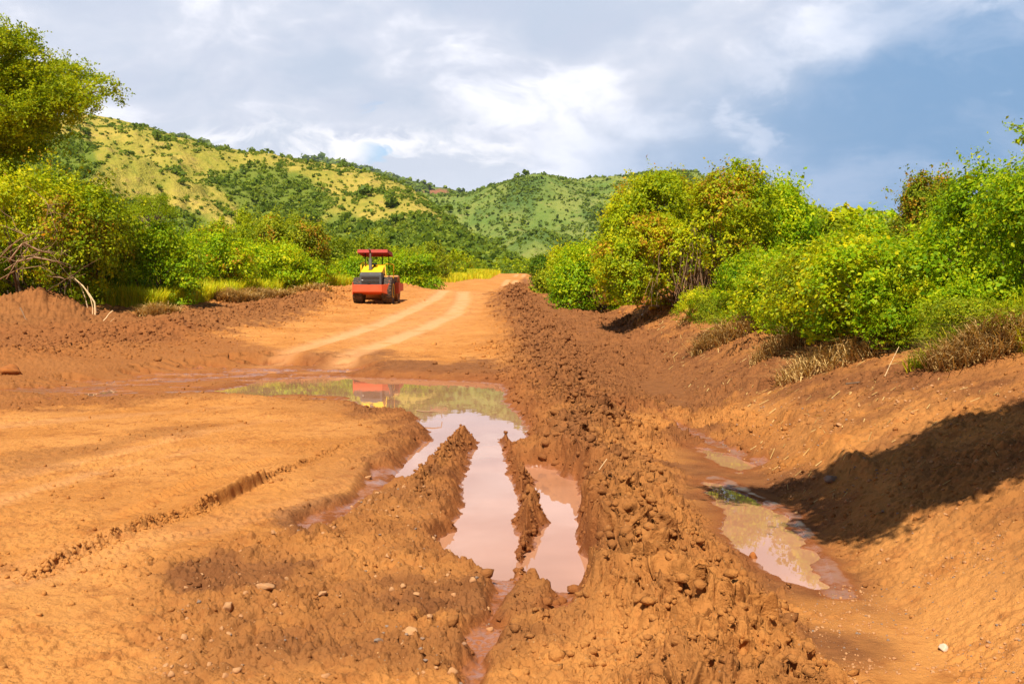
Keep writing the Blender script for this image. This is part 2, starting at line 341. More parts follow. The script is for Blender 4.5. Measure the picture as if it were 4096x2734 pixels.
    z[m] += R*(0.24*clods(a, b, 0.50, 200)+0.24*clods(a, b, 0.24, 210)+0.16*clods(a, b, 0.13, 215)+0.16*fbm(a*6, b*6, 3, 220, .6)) + 0.012*fbm(a*6, b*6, 3, 230)
    # ---- puddles
    dwat = np.full(x.shape, 9.0)
    for i, P in enumerate(PUDDLES):
        d = boxed(x, y, P, 1.5, lambda a, b: poly_sd(a, b, P), 9.0)
        dwat = np.minimum(dwat, d)
    e = n & (dwat < 2)
    a, b = x[e], y[e]
    sc = np.clip(b/12, 0.5, 1.6)
    dd = dwat[e]+np.where(a > 1.5, 0.05, 0)+sc*np.where(a > 1.5, 1.8, 1)*(0.11*fbm(a*3.5, b*3.5, 3, 300, 0.5)) + 0.010*fbm(a*18, b*18, 2, 301)
    wdt = np.interp(b, [5, 9, 14, 25], [0.10, 0.14, 0.24, 0.7])
    bank = sstep(dd/wdt)
    zb = np.maximum(z[e], 0.012)
    zz = np.where(dd > 0, 0.006+(zb-0.006)*bank, np.maximum(-0.12, dd*0.5)-0.002)
    z[e] = zz
    wet[e] = np.maximum(wet[e], np.exp(-np.maximum(dd, 0)/(wdt*0.8)))
    mud[e] = np.maximum(mud[e], np.exp(-np.maximum(dd, 0)/(wdt*2.5)))
    # thin film of water in streaks on the left
    fd = boxed(x, y, FILM, 1.0, lambda a, b: poly_sd(a, b, FILM), 9.0)
    f = n & (fd < 0.4); a, b = x[f], y[f]
    st = fbm(a*0.7+b*0.25, b*2.6, 4, 320, 0.6)+0.4*fbm(a*3, b*9, 2, 321)
    ins = sstep((0.3-fd[f])/0.9); z[f] = z[f]*(1-0.86*ins)+0.012*ins
    cov = sstep((st+0.16-np.maximum(fd[f]+0.5, 0)*0.5)/0.16)
    z[f] = z[f]*(1-cov)+(-0.008+0.010*np.abs(fbm(a*6, b*12, 2, 322)))*cov
    wet[f] = np.maximum(wet[f], 1.35*sstep((st+0.25)/0.3)*ins); mud[f] = np.maximum(mud[f], 0.5*ins); film = np.zeros(x.shape, bool); film[f] = cov > 0.3
    # little divider ridges between ruts hold their height
    k = n & (dwat > 0.3) & ~film; z[k] = np.maximum(z[k], 0.010)
    for i, (P, wd) in enumerate(SHINE):
        d = boxed(x, y, P, 2, lambda a, b: seg_dist(a, b, P)[0], 9.0)
        mm = sstep(1.4-(d+nz*wd*1.2)/wd)
        wet = np.maximum(wet, mm)
        k = (mm > 0) & (dwat > 0) & ~film
        tgt = 0.020+0.006*nz
        z[k] = z[k]*(1-0.75*mm[k])+tgt[k]*0.75*mm[k]
    if not attrs: return z
    mud = np.maximum(mud, prof*np.clip(np.interp(y, [5, 8, 11, 30], [0.10, 0.35, 0.95, 1.0])+0.9*nz, 0, 1))
    mud = np.maximum(mud, np.clip(0.42+0.9*nz, 0, 1)*rb)
    return z, np.clip(mud, 0, 1), np.clip(wet, 0, 1.4), np.clip(dust, 0, 1), np.clip(rough, 0, 1)

# ------------------------------------------------------------------ mesh helpers
def raw_mesh(name, V, F, smooth=False, mats=()):
    V = np.asarray(V, np.float32); F = np.asarray(F, np.int32); k = F.shape[1]
    me = bpy.data.meshes.new(name)
    me.vertices.add(len(V)); me.vertices.foreach_set('co', V.ravel())
    me.loops.add(F.size); me.loops.foreach_set('vertex_index', F.ravel())
    me.polygons.add(len(F)); me.polygons.foreach_set('loop_start', np.arange(0, F.size, k, dtype=np.int32))
    try: me.polygons.foreach_set('loop_total', np.full(len(F), k, np.int32))
    except Exception: pass
    for m in mats: me.materials.append(m)
    me.update(calc_edges=True)
    if smooth: me.polygons.foreach_set('use_smooth', np.ones(len(F), bool))
    return me
def fattr(me, name, data, domain='POINT'):
    a = me.attributes.new(name, 'FLOAT', domain); a.data.foreach_set('value', np.asarray(data, np.float32))
def link(name, me, parent=None, loc=None):
    o = bpy.data.objects.new(name, me); COL.objects.link(o)
    if parent is not None: o.parent = parent
    if loc is not None: o.location = loc
    return o
def tag(o, label, cat=None, group=None, kind=None):
    o['label'] = label
    if cat: o['category'] = cat
    if group: o['group'] = group
    if kind: o['kind'] = kind
    return o
def empty(name, loc, rz=0.0):
    o = bpy.data.objects.new(name, None); COL.objects.link(o); o.location = loc; o.rotation_euler = (0, 0, rz)
    o.empty_display_size = 0.3
    return o
def mat(name):
    m = bpy.data.materials.new(name); m.use_nodes = True
    t = NT(m.node_tree); t.n.clear()
    out = t.add('ShaderNodeOutputMaterial')
    return m, t, out

# ------------------------------------------------------------------ materials
def soil_material():
    m, t, out = mat('red_soil')
    pos = t.add('ShaderNodeNewGeometry').outputs['Position']
    A = lambda n: t.add('ShaderNodeAttribute', attribute_name=n).outputs['Fac']
    mud, wet, dust, rough = A('mud'), A('wet'), A('dust'), A('rough')
    nA = t.noise(pos, 0.55, 5, 0.6); nB = t.noise(pos, 4.0, 6, 0.65); nC = t.noise(pos, 26.0, 5, 0.7)
    base = t.mix(t.ramp(nA, 0.32, 0.68), rgb(0.45, 0.176, 0.040), rgb(0.57, 0.248, 0.068))
    base = t.mix(t.math('MULTIPLY', t.ramp(nB, 0.45, 0.75), 0.5), base, rgb(0.30, 0.090, 0.020))
    base = t.mix(t.math('MULTIPLY', t.ramp(nC, 0.52, 0.72), 0.35), base, rgb(0.70, 0.30, 0.07))
    brown = t.mix(t.ramp(nB, 0.3, 0.7), rgb(0.175, 0.064, 0.022), rgb(0.285, 0.114, 0.038))
    brown = t.mix(t.math('MULTIPLY', t.ramp(nC, 0.55, 0.75), 0.4), brown, rgb(0.46, 0.17, 0.045))
    bump_dry = t.mix(t.ramp(nB, 0.35, 0.65), rgb(0.34, 0.130, 0.034), rgb(0.52, 0.215, 0.056))
    c = t.mix(t.math('MULTIPLY', rough, 0.75), base, bump_dry)
    c = t.mix(mud, c, brown)
    c = t.mix(t.math('MULTIPLY', dust, 0.85), c, rgb(0.64, 0.33, 0.15))
    wetc = t.mix(nB, rgb(0.20, 0.055, 0.014), rgb(0.33, 0.10, 0.028))
    c = t.mix(t.math('MULTIPLY', wet, 0.7, clamp=True), c, wetc)
    c = t.mix(t.math('MULTIPLY', t.ramp(nB, 0.52, 0.66), t.math('MULTIPLY', t.math('SUBTRACT', 1.0, dust), 0.22)), c, rgb(0.20, 0.058, 0.016))
    # pebbles and straw specks, a pattern of their own
    vor = t.add('ShaderNodeTexVoronoi', feature='F1'); t.l.new(pos, vor.inputs['Vector']); vor.inputs['Scale'].default_value = 34
    spk = t.math('MULTIPLY', t.ramp(vor.outputs['Distance'], 0.20, 0.12), t.ramp(t.sxyz(vor.outputs['Color'])[0], 0.80, 0.86))
    spk = t.math('MULTIPLY', spk, t.math('SUBTRACT', 1.0, dust))
    c = t.mix(t.math('MULTIPLY', spk, 0.7), c, t.mix(t.sxyz(vor.outputs['Color'])[1], rgb(0.62, 0.36, 0.14), rgb(0.20, 0.14, 0.10)))
    # grass-grown ground away from the road
    veg = A('veg')
    grass = t.mix(t.ramp(nB, 0.3, 0.7), rgb(0.10, 0.15, 0.015), rgb(0.22, 0.24, 0.03))
    c = t.mix(veg, c, grass)
    film = t.ramp(t.math('ADD', wet, t.math('MULTIPLY', t.math('SUBTRACT', nB, 0.5), 1.3)), 0.80, 1.15)
    p = t.add('ShaderNodeBsdfPrincipled'); t.l.new(c, p.inputs['Base Color'])
    rg = t.math('SUBTRACT', 0.95, t.math('MULTIPLY', film, 0.58)); t.l.new(rg, p.inputs['Roughness'])
    t.l.new(t.math('ADD', 0.10, t.math('MULTIPLY', film, 0.55)), p.inputs['Specular IOR Level'])
    t.l.new(t.math('MULTIPLY', film, 0.85), p.inputs['Coat Weight']); p.inputs['Coat Roughness'].default_value = 0.32; p.inputs['Coat IOR'].default_value = 1.5
    hgt = t.math('ADD', t.math('MULTIPLY', nC, 0.42), t.math('ADD', t.math('MULTIPLY', t.noise(pos, 75, 4, 0.7), 0.20), t.math('MULTIPLY', nB, 0.22)))
    b = t.add('ShaderNodeBump'); t.l.new(hgt, b.inputs['Height'])
    t.l.new(t.math('MULTIPLY', t.math('SUBTRACT', 1.0, t.math('MULTIPLY', film, 0.9)), 0.8), b.inputs['Strength']); b.inputs['Distance'].default_value = 0.07
    t.l.new(b.outputs[0], p.inputs['Normal'])
    t.l.new(p.outputs[0], out.inputs[0])
    return m
SOIL = soil_material()

def water_material():
    m, t, out = mat('muddy_water')
    pos = t.add('ShaderNodeNewGeometry').outputs['Position']
    c = t.mix(t.ramp(t.noise(pos, 0.8, 3), 0.35, 0.65), rgb(0.40, 0.185, 0.10), rgb(0.46, 0.22, 0.125))
    p = t.add('ShaderNodeBsdfPrincipled'); t.l.new(c, p.inputs['Base Color']); p.inputs['Roughness'].default_value = 0.012; p.inputs['IOR'].default_value = 1.42
    mp = t.add('ShaderNodeMapping'); t.l.new(pos, mp.inputs[0]); mp.inputs['Scale'].default_value = (1, 0.5, 1)
    b = t.add('ShaderNodeBump'); t.l.new(t.noise(mp.outputs[0], 3.0, 3), b.inputs['Height']); b.inputs['Strength'].default_value = 0.05; b.inputs['Distance'].default_value = 0.02
    t.l.new(b.outputs[0], p.inputs['Normal']); t.l.new(p.outputs[0], out.inputs[0])
    return m
WATER = water_material()

def leaf_material(name, c0, c1, c2, trans=0.45, rough=0.5):
    """c0 dark .. c1 mid .. c2 light/yellow picked per leaf"""
    m, t, out = mat(name)
    tone = t.add('ShaderNodeAttribute', attribute_name='tone').outputs['Fac']
    r = t.add('ShaderNodeValToRGB'); t.l.new(tone, r.inputs[0])
    e = r.color_ramp.elements; e[0].position = 0.05; e[0].color = rgb(*c0); e[1].position = 0.92; e[1].color = rgb(*c2)
    k = e.new(0.5); k.color = rgb(*c1)
    pos = t.add('ShaderNodeNewGeometry').outputs['Position']
    nn = t.noise(pos, 0.45, 3)
    c = t.mix(t.ramp(nn, 0.35, 0.7, 0, 0.35), r.outputs[0], rgb(*[v*0.75 for v in c0]))
    d = t.add('ShaderNodeBsdfPrincipled'); t.l.new(c, d.inputs['Base Color']); d.inputs['Roughness'].default_value = rough; d.inputs['Specular IOR Level'].default_value = 0.12
    tr = t.add('ShaderNodeBsdfTranslucent'); t.l.new(t.mix(1.0, c, rgb(1.25, 1.15, 0.5), 'MULTIPLY'), tr.inputs[0])
    mx = t.add('ShaderNodeMixShader'); mx.inputs[0].default_value = trans
    t.l.new(d.outputs[0], mx.inputs[1]); t.l.new(tr.outputs[0], mx.inputs[2]); t.l.new(mx.outputs[0], out.inputs[0])
    return m
LF = {
 'creeper': leaf_material('creeper_leaves', (0.098, 0.230, 0.005), (0.310, 0.483, 0.007), (0.713, 0.690, 0.011)),
 'yellow': leaf_material('yellowish_leaves', (0.149, 0.253, 0.006), (0.460, 0.529, 0.009), (0.850, 0.713, 0.014)),
 'olive': leaf_material('olive_leaves', (0.103, 0.172, 0.009), (0.276, 0.345, 0.014), (0.529, 0.506, 0.018)),
 'dark': leaf_material('dark_leaves', (0.052, 0.138, 0.009), (0.138, 0.253, 0.011), (0.299, 0.391, 0.016)),
 'brownish': leaf_material('browning_leaves', (0.207, 0.149, 0.017), (0.483, 0.299, 0.017), (0.759, 0.345, 0.034)),
 'acacia': leaf_material('fine_acacia_leaves', (0.115, 0.196, 0.007), (0.333, 0.414, 0.009), (0.644, 0.621, 0.014)),
 'far': leaf_material('hill_shrub_leaves', (0.095, 0.155, 0.016), (0.19, 0.27, 0.024), (0.34, 0.40, 0.034)),
 'grass': leaf_material('green_grass_blades', (0.207, 0.322, 0.009), (0.483, 0.552, 0.014), (0.828, 0.690, 0.034)),
 'straw': leaf_material('dry_straw', (0.30, 0.17, 0.06), (0.52, 0.32, 0.11), (0.72, 0.50, 0.20), 0.25, 0.7),
}
def plain(name, c, rough=0.6, metal=0.0, grime=0.35, gc=(0.33, 0.14, 0.05), scale=6.0, spec=0.4):
    m, t, out = mat(name)
    pos = t.add('ShaderNodeTexCoord').outputs['Object']
    n = t.noise(pos, scale, 6, 0.65)
    cc = t.mix(t.ramp(n, 0.42, 0.75, 0, grime), rgb(*c), rgb(*gc))
    p = t.add('ShaderNodeBsdfPrincipled'); t.l.new(cc, p.inputs['Base Color']); p.inputs['Metallic'].default_value = metal; p.inputs['Specular IOR Level'].default_value = spec
    t.l.new(t.ramp(n, 0.3, 0.7, rough, min(1, rough+0.3)), p.inputs['Roughness'])
    b = t.add('ShaderNodeBump'); t.l.new(t.noise(pos, scale*5, 4, 0.6), b.inputs['Height']); b.inputs['Strength'].default_value = 0.2; b.inputs['Distance'].default_value = 0.01
    t.l.new(b.outputs[0], p.inputs['Normal']); t.l.new(p.outputs[0], out.inputs[0])
    return m
BARK = plain('grey_brown_bark', (0.13, 0.085, 0.055), 0.9, grime=0.6, gc=(0.24, 0.17, 0.11), scale=5)
DRYWOOD = plain('dry_twigs', (0.34, 0.20, 0.11), 0.9, grime=0.6, gc=(0.22, 0.12, 0.07), scale=5)
PALEWOOD = plain('peeled_stalk', (0.80, 0.56, 0.30), 0.7, grime=0.4, gc=(0.48, 0.28, 0.12), scale=9)
STONE = plain('river_stone', (0.44, 0.22, 0.09), 0.85, grime=0.8, gc=(0.34, 0.13, 0.045), scale=14)
GREYSTONE = plain('grey_stone', (0.22, 0.155, 0.115), 0.85, grime=0.8, gc=(0.34, 0.15, 0.06), scale=14)
MUDC = plain('mud_clod', (0.34, 0.115, 0.028), 0.95, grime=0.8, gc=(0.22, 0.07, 0.02), scale=10, spec=0.15)

# ------------------------------------------------------------------ ground sheet
def build_ground():
    ys = [3.4]; 
    while ys[-1] < 36: ys.append(ys[-1]+0.00040*ys[-1]**1.6+0.0036)
    while ys[-1] < 260: ys.append(ys[-1]*1.0045)
    far = list(np.geomspace(ys[-1]*1.02, 9000, 60))
    back = list(-np.geomspace(160, 3, 26)) + list(np.linspace(-2, 3.3, 20))
    ys = np.array(back+ys+far)
    nc = 1500
    g_ = np.linspace(-1, 1, 4001); dn_ = 1+1.5*np.exp(-((g_-0.22)/0.16)**2)+0.4*np.exp(-((g_+0.1)/0.3)**2); cdf = np.cumsum(dn_); cdf = (cdf-cdf[0])/(cdf[-1]-cdf[0])
    cs = np.interp(np.linspace(0, 1, nc), cdf, g_); out = np.geomspace(1.006, 60, 46)
    cs = np.concatenate([-out[::-1], cs, out])
    wy = 0.56*np.clip(ys, 3.4, None)+0.9
    # outer columns must not overshoot absurdly far out
    Xg = cs[None, :]*wy[:, None]; Xg = np.sign(Xg)*np.minimum(np.abs(Xg), 9000+np.abs(cs[None, :])*10)
    Yg = np.repeat(ys[:, None], len(cs), 1)
    x = Xg.ravel().copy(); y = Yg.ravel().copy()
    z, mud, wet, dust, rough = terrain(x, y, True)
    # clods lean over their feet: shift crumbly parts sideways with their own height
    nr = (rough > 0.15) & (y > 3.4) & (y < 30)
    hh = (z[nr]-h_smooth(x[nr], y[nr]))*rough[nr]
    x[nr] += 0.5*hh*fbm(x[nr]*9, y[nr]*9, 2, 501); y[nr] += 0.5*hh*fbm(x[nr]*9+3, y[nr]*9, 2, 502)-0.10*hh
    R, C = Xg.shape
    idx = np.arange(R*C).reshape(R, C)
    F = np.stack([idx[:-1, :-1], idx[:-1, 1:], idx[1:, 1:], idx[1:, :-1]], -1).reshape(-1, 4)
    me = raw_mesh('ground', np.stack([x, y, z], 1), F, True, (SOIL,))
    fattr(me, 'mud', mud); fattr(me, 'wet', wet); fattr(me, 'dust', dust); fattr(me, 'rough', rough)
    s = xleft(y)-x
    veg = sstep((s-4.5+2*fbm(x*0.2, y*0.2, 3, 9))/2.5)*(y > 38) + sstep((x-xditch(y)-np.interp(y, [3, 10, 25, 40, 80], [3.4, 3.4, 2.6, 4.0, 3.0]))/1.2)
    veg = np.maximum(veg, sstep((y-240)/20))
    veg *= 1-np.exp(-(np.hypot(x-at(92, 690, 40)[0], y-40)/5.5)**4)
    fattr(me, 'veg', np.clip(veg, 0, 1))
    o = link('ground', me); tag(o, 'red earth ground with muddy wheel ruts, clod ridge and compacted dirt road', kind='structure')
    print('ground verts', len(x))
build_ground()

def water_sheet(name, x0, x1, y0, y1, label):
    V = [(x0, y0, 0), (x1, y0, 0), (x1, y1, 0), (x0, y1, 0)]
    o = link(name, raw_mesh(name, V, [(0, 1, 2, 3)], False, (WATER,))); tag(o, label, kind='structure')
def bb(P, pad=0.3):
    A = np.array(P); return A[:, 0].min()-pad, A[:, 0].max()+pad, A[:, 1].min()-pad, A[:, 1].max()+pad
b1 = bb(MAIN+RUT2+FILM); water_sheet('puddle_water', b1[0], min(b1[1], 1.55), b1[2], b1[3], 'muddy water filling the wheel ruts and the wide puddle')
b2 = bb(DITCH1+DITCH2+LITTLE, 0.2); water_sheet('ditch_water', max(b2[0], 1.56), b2[1], b2[2], b2[3], 'muddy water lying in the ditch below the right bank')

def gz(x, y):
    return float(terrain(np.array([float(x)]), np.array([float(y)]))[0])
def gza(x, y): return terrain(np.asarray(x, float), np.asarray(y, float))
# ------------------------------------------------------------------ leaves and crowns
RS = np.random.RandomState
def unit(v): return v/np.maximum(np.linalg.norm(v, axis=1, keepdims=True), 1e-9)
def leaves(P, N, L, Wd, rng, droop=0.0):
    """one kite-shaped leaf per point"""
    n = len(P); T = unit(np.cross(N, rng.normal(size=(n, 3)))); T[:, 2] -= droop; T = unit(T)
    B = unit(np.cross(N, T)); L = L[:, None]; Wd = Wd[:, None]
    fold = N*L*0.10
    V = np.stack([P-T*L*0.5, P+B*Wd*0.5-T*L*0.08+fold, P+T*L*0.5, P-B*Wd*0.5-T*L*0.08+fold], 1)
    return V.reshape(-1, 3)
def leaf_mesh(name, V, tone, mats):
    F = np.arange(len(V)).reshape(-1, 4)
    me = raw_mesh(name, V, F, False, mats); fattr(me, 'tone', tone, 'FACE'); return me
def crown_points(rng, R, lobes, clumps, per, cr, low=0.15, lobe_r=(0.28, 0.46), top_bias=0.0, solid=True):
    """R=(rx,ry,rz) of a dome; returns leaf points, outward normals, tone shift"""
    R = np.array(R); LC = []; LR = []
    for i in range(lobes):
        a = rng.uniform(0, 2*math.pi); zf = max(low, rng.uniform(top_bias or 0.02, 0.80)); lr = rng.uniform(*lobe_r)
        k = math.sqrt(max(0.0, 1-zf*zf))*rng.uniform(0.35, 1.0)**0.6; k = min(k, 1.02-lr*0.8)
        LC.append((math.cos(a)*k, math.sin(a)*k, min(zf, 1.02-lr))); LR.append(lr)
    LC = np.array(LC); LR = np.array(LR)
    tone_l = rng.uniform(-0.16, 0.16, lobes)
    pick = rng.choice(lobes, clumps, p=(LR**2)/np.sum(LR**2))
    d = unit(rng.normal(size=(clumps, 3))); d[:, 2] = np.where(rng.uniform(0, 1, clumps) < 0.68, np.abs(d[:, 2]), d[:, 2]); d = unit(d)
    rad = LR[pick]*(1-0.28*rng.uniform(0, 1, clumps)**1.5)
    C = LC[pick]+d*rad[:, None]
    # drop clumps buried deep in the crown
    dist = np.min(np.linalg.norm(C[:, None, :]-LC[None], axis=2)/LR[None], axis=1)
    keep = dist > 0.62; C = C[keep]; d = d[keep]; pk = pick[keep]
    C = C*R; d = unit(d/R)
    n = len(C); idx = np.repeat(np.arange(n), per)
    cs = cr*rng.uniform(0.5, 1.5, n)
    off = rng.normal(size=(n*per, 3))*0.5; off[:, 2] *= 0.75
    P = C[idx]+off*cs[idx][:, None]
    Nn = unit(d[idx]*0.9+off*0.5+rng.normal(size=(n*per, 3))*0.55+np.array([0, 0, 0.35]))
    tone = tone_l[pk][idx]+rng.uniform(-0.14, 0.14, n)[idx]
    P[:, 2] = np.maximum(P[:, 2], 0.02)
    return P, Nn, tone, C, d
def tube(pts, rad, k=5):
    """tapered tube through pts; returns V, F"""
    pts = np.array(pts, float); n = len(pts); V = []
    for i in range(n):
        d = pts[min(i+1, n-1)]-pts[max(i-1, 0)]; d /= np.linalg.norm(d)+1e-9
        a = np.cross(d, (0.31, 0.17, 0.93)); a /= np.linalg.norm(a)+1e-9; b = np.cross(d, a)
        for j in range(k):
            t = 2*math.pi*j/k; V.append(pts[i]+(a*math.cos(t)+b*math.sin(t))*rad[i])
    F = [(i*k+j, i*k+(j+1) % k, (i+1)*k+(j+1) % k, (i+1)*k+j) for i in range(n-1) for j in range(k)]
    return V, F
class Tubes:
    def __init__(s): s.V = []; s.F = []
    def add(s, pts, rad, k=5):
        V, F = tube(pts, rad, k); o = len(s.V); s.V += list(V); s.F += [tuple(i+o for i in f) for f in F]
    def build(s, name, m, parent=None, loc=None, smooth=True):
        return link(name, raw_mesh(name, s.V, s.F, smooth, (m,)), parent, loc)
def wander(rng, a, b, n=6, amp=0.12, sag=0.0):
    a = np.array(a, float); b = np.array(b, float); L = np.linalg.norm(b-a); out = []
    o = np.zeros(3)
    for i in range(n):
        t = i/(n-1); o = o+rng.normal(size=3)*amp*L/n if 0 < i else o
        out.append(a*(1-t)+b*t+o*(1 if i < n-1 else .6)-np.array([0, 0, sag*L*4*t*(1-t)]))
    return out
def stems_mesh(name, rng, R, C, n, r0, mat_, base=0.25, k=5):
    T = Tubes(); m = len(C)
    for i in range(n):
        a = rng.uniform(0, 6.28); b0 = (math.cos(a)*base*R[0], math.sin(a)*base*R[1], -0.3)
        tgt = C[rng.randint(m)]*0.93
        T.add(wander(rng, b0, tgt, 7, 0.16), np.linspace(r0, r0*0.15, 7)*rng.uniform(0.6, 1.2), k)
    return raw_mesh(name, T.V, T.F, True, (mat_,))
def sprigs(rng, C, d, n, length, per):
    """shoots that stand proud of the crown"""
    i = rng.choice(len(C), n); w = 0.15+np.clip(d[i, 2], 0, 1); keep = rng.uniform(0, 1, n) < w; i = i[keep]; n = len(i)
    if n == 0: return np.zeros((0, 3)), np.zeros((0, 3))
    dr = unit(d[i]+rng.normal(size=(n, 3))*0.45+np.array([0, 0, 0.55])); ln = length*rng.uniform(0.4, 1.3, n)
    t = np.tile(np.linspace(0.15, 1, per), n); k = np.repeat(np.arange(n), per)
    P = C[i][k]+dr[k]*(ln[k]*t)[:, None]+rng.normal(size=(n*per, 3))*length*0.07
    return P, unit(rng.normal(size=(n*per, 3))+dr[k]*0.6)
def bush_meshes(seed, R, leaf, lobes=14, clumps=700, per=30, cr=None, mats=None, low=0.12, sprig=60, sprig_len=None, stems=26, stem_r=0.04, stem_mat=None, top_bias=0.0, brown=0.0, tone0=0.5, base=0.25, lobe_r=(0.28, 0.46), aspect=0.62):
    rng = RS(seed); cr = cr or 0.075*max(R)
    P, N, tn, C, d = crown_points(rng, R, lobes, clumps, per, cr, low, lobe_r, top_bias)
    if sprig:
        P2, N2 = sprigs(rng, C, d, sprig, sprig_len or 0.14*R[2], 16)
        P = np.concatenate([P, P2]); N = np.concatenate([N, N2]); tn = np.concatenate([tn, np.zeros(len(P2))+0.05])
    n = len(P); L = leaf*np.clip(np.exp(rng.normal(size=n)*0.34), .4, 2.0)*0.92
    V = leaves(P, N, L, L*aspect*rng.uniform(0.8, 1.2, n), rng, 0.25)
    tone = np.clip(tone0+tn+rng.uniform(-0.30, 0.30, n)+0.12*(P[:, 2]/R[2]-0.6), 0.02, 0.98)
    cm = leaf_mesh('crown', V, tone, (mats[0],))
    if len(mats) > 1:
        cm.materials.append(mats[1]); q = fbm(P[:, 0]*1.3/max(R)*4+seed, P[:, 2]*1.3/max(R)*4, 3, seed)
        mi = ((q > 0.22-brown) & (rng.uniform(0, 1, n) < 0.38)).astype(np.int32) if brown else (rng.uniform(0, 1, n) < 0.12).astype(np.int32)
        cm.polygons.foreach_set('material_index', mi)
    sm = stems_mesh('stems', rng, R, C, stems, stem_r, stem_mat or BARK, base)
    return cm, sm
def place(name, meshes, loc, rz=0.0, sc=1.0, parts=('crown', 'stems'), **tg):
    e = empty(name, loc, rz); e.scale = (sc, sc, sc) if not hasattr(sc, '__len__') else sc
    for nm, me in zip(parts, meshes): link(nm, me, e)
    tag(e, **tg); return e

# ------------------------------------------------------------------ hills
def hill_grid(name, outline, yb, yr, zb, mats, seed, gully, cols=260, rows=150, back=0.5, pw=1.15, label='', base_px=None, ua=None, hump=0.0):
    ox = np.array([p[0] for p in outline], float); oy = np.array([p[1] for p in outline], float)
    us = np.linspace(ox[0], ox[-1], cols)
    ks = np.array([at(u, np.interp(u, ox, oy), 1.0)[:] for u in us])       # direction per column
    Yr = np.interp(us, ox, yr if hasattr(yr, '__len__') else [yr]*len(ox)); Yb = np.interp(us, ox, yb if hasattr(yb, '__len__') else [yb]*len(ox))
    u = ks[:, 0]; wv = ks[:, 2]-CAMZ
    t = np.concatenate([np.linspace(0, 1, rows), 1+np.linspace(0.02, back, 24)])
    Yg = Yb[:, None]+(Yr-Yb)[:, None]*t[None]; Xg = u[:, None]*Yg
    zt = (CAMZ+wv*Yr)[:, None]
    prof = np.where(t <= 1, (1-hump)*t**pw+hump*np.sin(t.clip(0, 1)*math.pi/2), 1-((t-1)/back)**1.3*0.9)[None]
    g = fbm(Xg/gully, Yg/(gully*2.2), 5, seed, 0.55); rg = 1-np.abs(fbm(Xg/gully*0.8+3, Yg/(gully*1.8), 4, seed+9, 0.5))*4
    env = np.sin(np.clip(t, 0, 1)*math.pi)[None]**0.8
    Zg = zb+(zt-zb)*prof+env*(zt-zb)*(0.22*g+0.07*rg)+ (zt-zb)*0.012*fbm(Xg/(gully*0.12), Yg/(gully*0.12), 3, seed+3)
    V = np.stack([Xg, Yg, Zg], -1).reshape(-1, 3); n, k = Xg.shape
    idx = np.arange(n*k).reshape(n, k)
    F = np.stack([idx[:-1, :-1], idx[1:, :-1], idx[1:, 1:], idx[:-1, 1:]], -1).reshape(-1, 4)
    me = raw_mesh(name, V, F, True, mats); o = link(name, me); tag(o, label, kind='structure')
    return o, Xg, Yg, Zg, t
def hill_material(name, grass_a, grass_b, wood, earth, patch):
    m, t, out = mat(name)
    pos = t.add('ShaderNodeNewGeometry').outputs['Position']
    wd = t.add('ShaderNodeAttribute', attribute_name='wood').outputs['Fac']
    n1 = t.noise(pos, patch, 6, 0.6); n2 = t.noise(pos, patch*7, 6, 0.65)
    c = t.mix(t.ramp(n1, 0.35, 0.65), rgb(*grass_a), rgb(*grass_b))
    c = t.mix(t.math('MULTIPLY', t.ramp(n2, 0.56, 0.68), 0.5), c, rgb(*earth))
    c = t.mix(t.math('MULTIPLY', t.ramp(n2, 0.50, 0.36), 0.35), c, rgb(*wood))
    c = t.mix(t.math('MULTIPLY', wd, 0.85), c, rgb(*wood))
    red = t.add('ShaderNodeAttribute', attribute_name='scar').outputs['Fac']
    c = t.mix(red, c, rgb(0.34, 0.13, 0.07))
    p = t.add('ShaderNodeBsdfPrincipled'); t.l.new(c, p.inputs['Base Color']); p.inputs['Roughness'].default_value = 1; p.inputs['Specular IOR Level'].default_value = 0.05
    b = t.add('ShaderNodeBump'); t.l.new(n2, b.inputs['Height']); b.inputs['Strength'].default_value = 0.6; b.inputs['Distance'].default_value = 0.25/patch
    t.l.new(b.outputs[0], p.inputs['Normal']); t.l.new(p.outputs[0], out.inputs[0]); return m
M_NEARHILL = hill_material('dry_hill_grass', (0.34, 0.295, 0.045), (0.50, 0.37, 0.075), (0.13, 0.19, 0.025), (0.34, 0.21, 0.09), 0.02)
M_MIDHILL = hill_material('green_hill_grass', (0.15, 0.22, 0.04), (0.27, 0.29, 0.065), (0.09, 0.15, 0.035), (0.34, 0.24, 0.10), 0.010)
M_FARHILL = hill_material('distant_woodland', (0.07, 0.13, 0.04), (0.12, 0.17, 0.05), (0.05, 0.09, 0.03), (0.12, 0.13, 0.06), 0.004)

OUT_NEAR = [(-380, 300), (-100, 262), (60, 262), (150, 264), (205, 262), (260, 271), (330, 288), (390, 310), (450, 333), (520, 350), (580, 354), (650, 362), (740, 372), (810, 384), (860, 398), (910, 418), (950, 438), (985, 462), (1020, 488), (1060, 520), (1110, 556), (1160, 586), (1215, 606), (1260, 616)]
OUT_MID = [(880, 520), (940, 470), (985, 447), (1040, 444), (1075, 441), (1100, 434), (1140, 422), (1190, 411), (1240, 406), (1280, 407), (1320, 414), (1370, 413), (1420, 406), (1460, 398), (1520, 392), (1600, 398), (1700, 428), (1780, 448), (1850, 466), (1900, 484), (1950, 487), (1990, 482), (2030, 488), (2080, 505), (2200, 530), (2500, 560)]
OUT_KNOLL = [(1090, 610), (1130, 592), (1165, 560), (1200, 533), (1225, 527), (1262, 540), (1300, 562), (1345, 588), (1400, 606)]
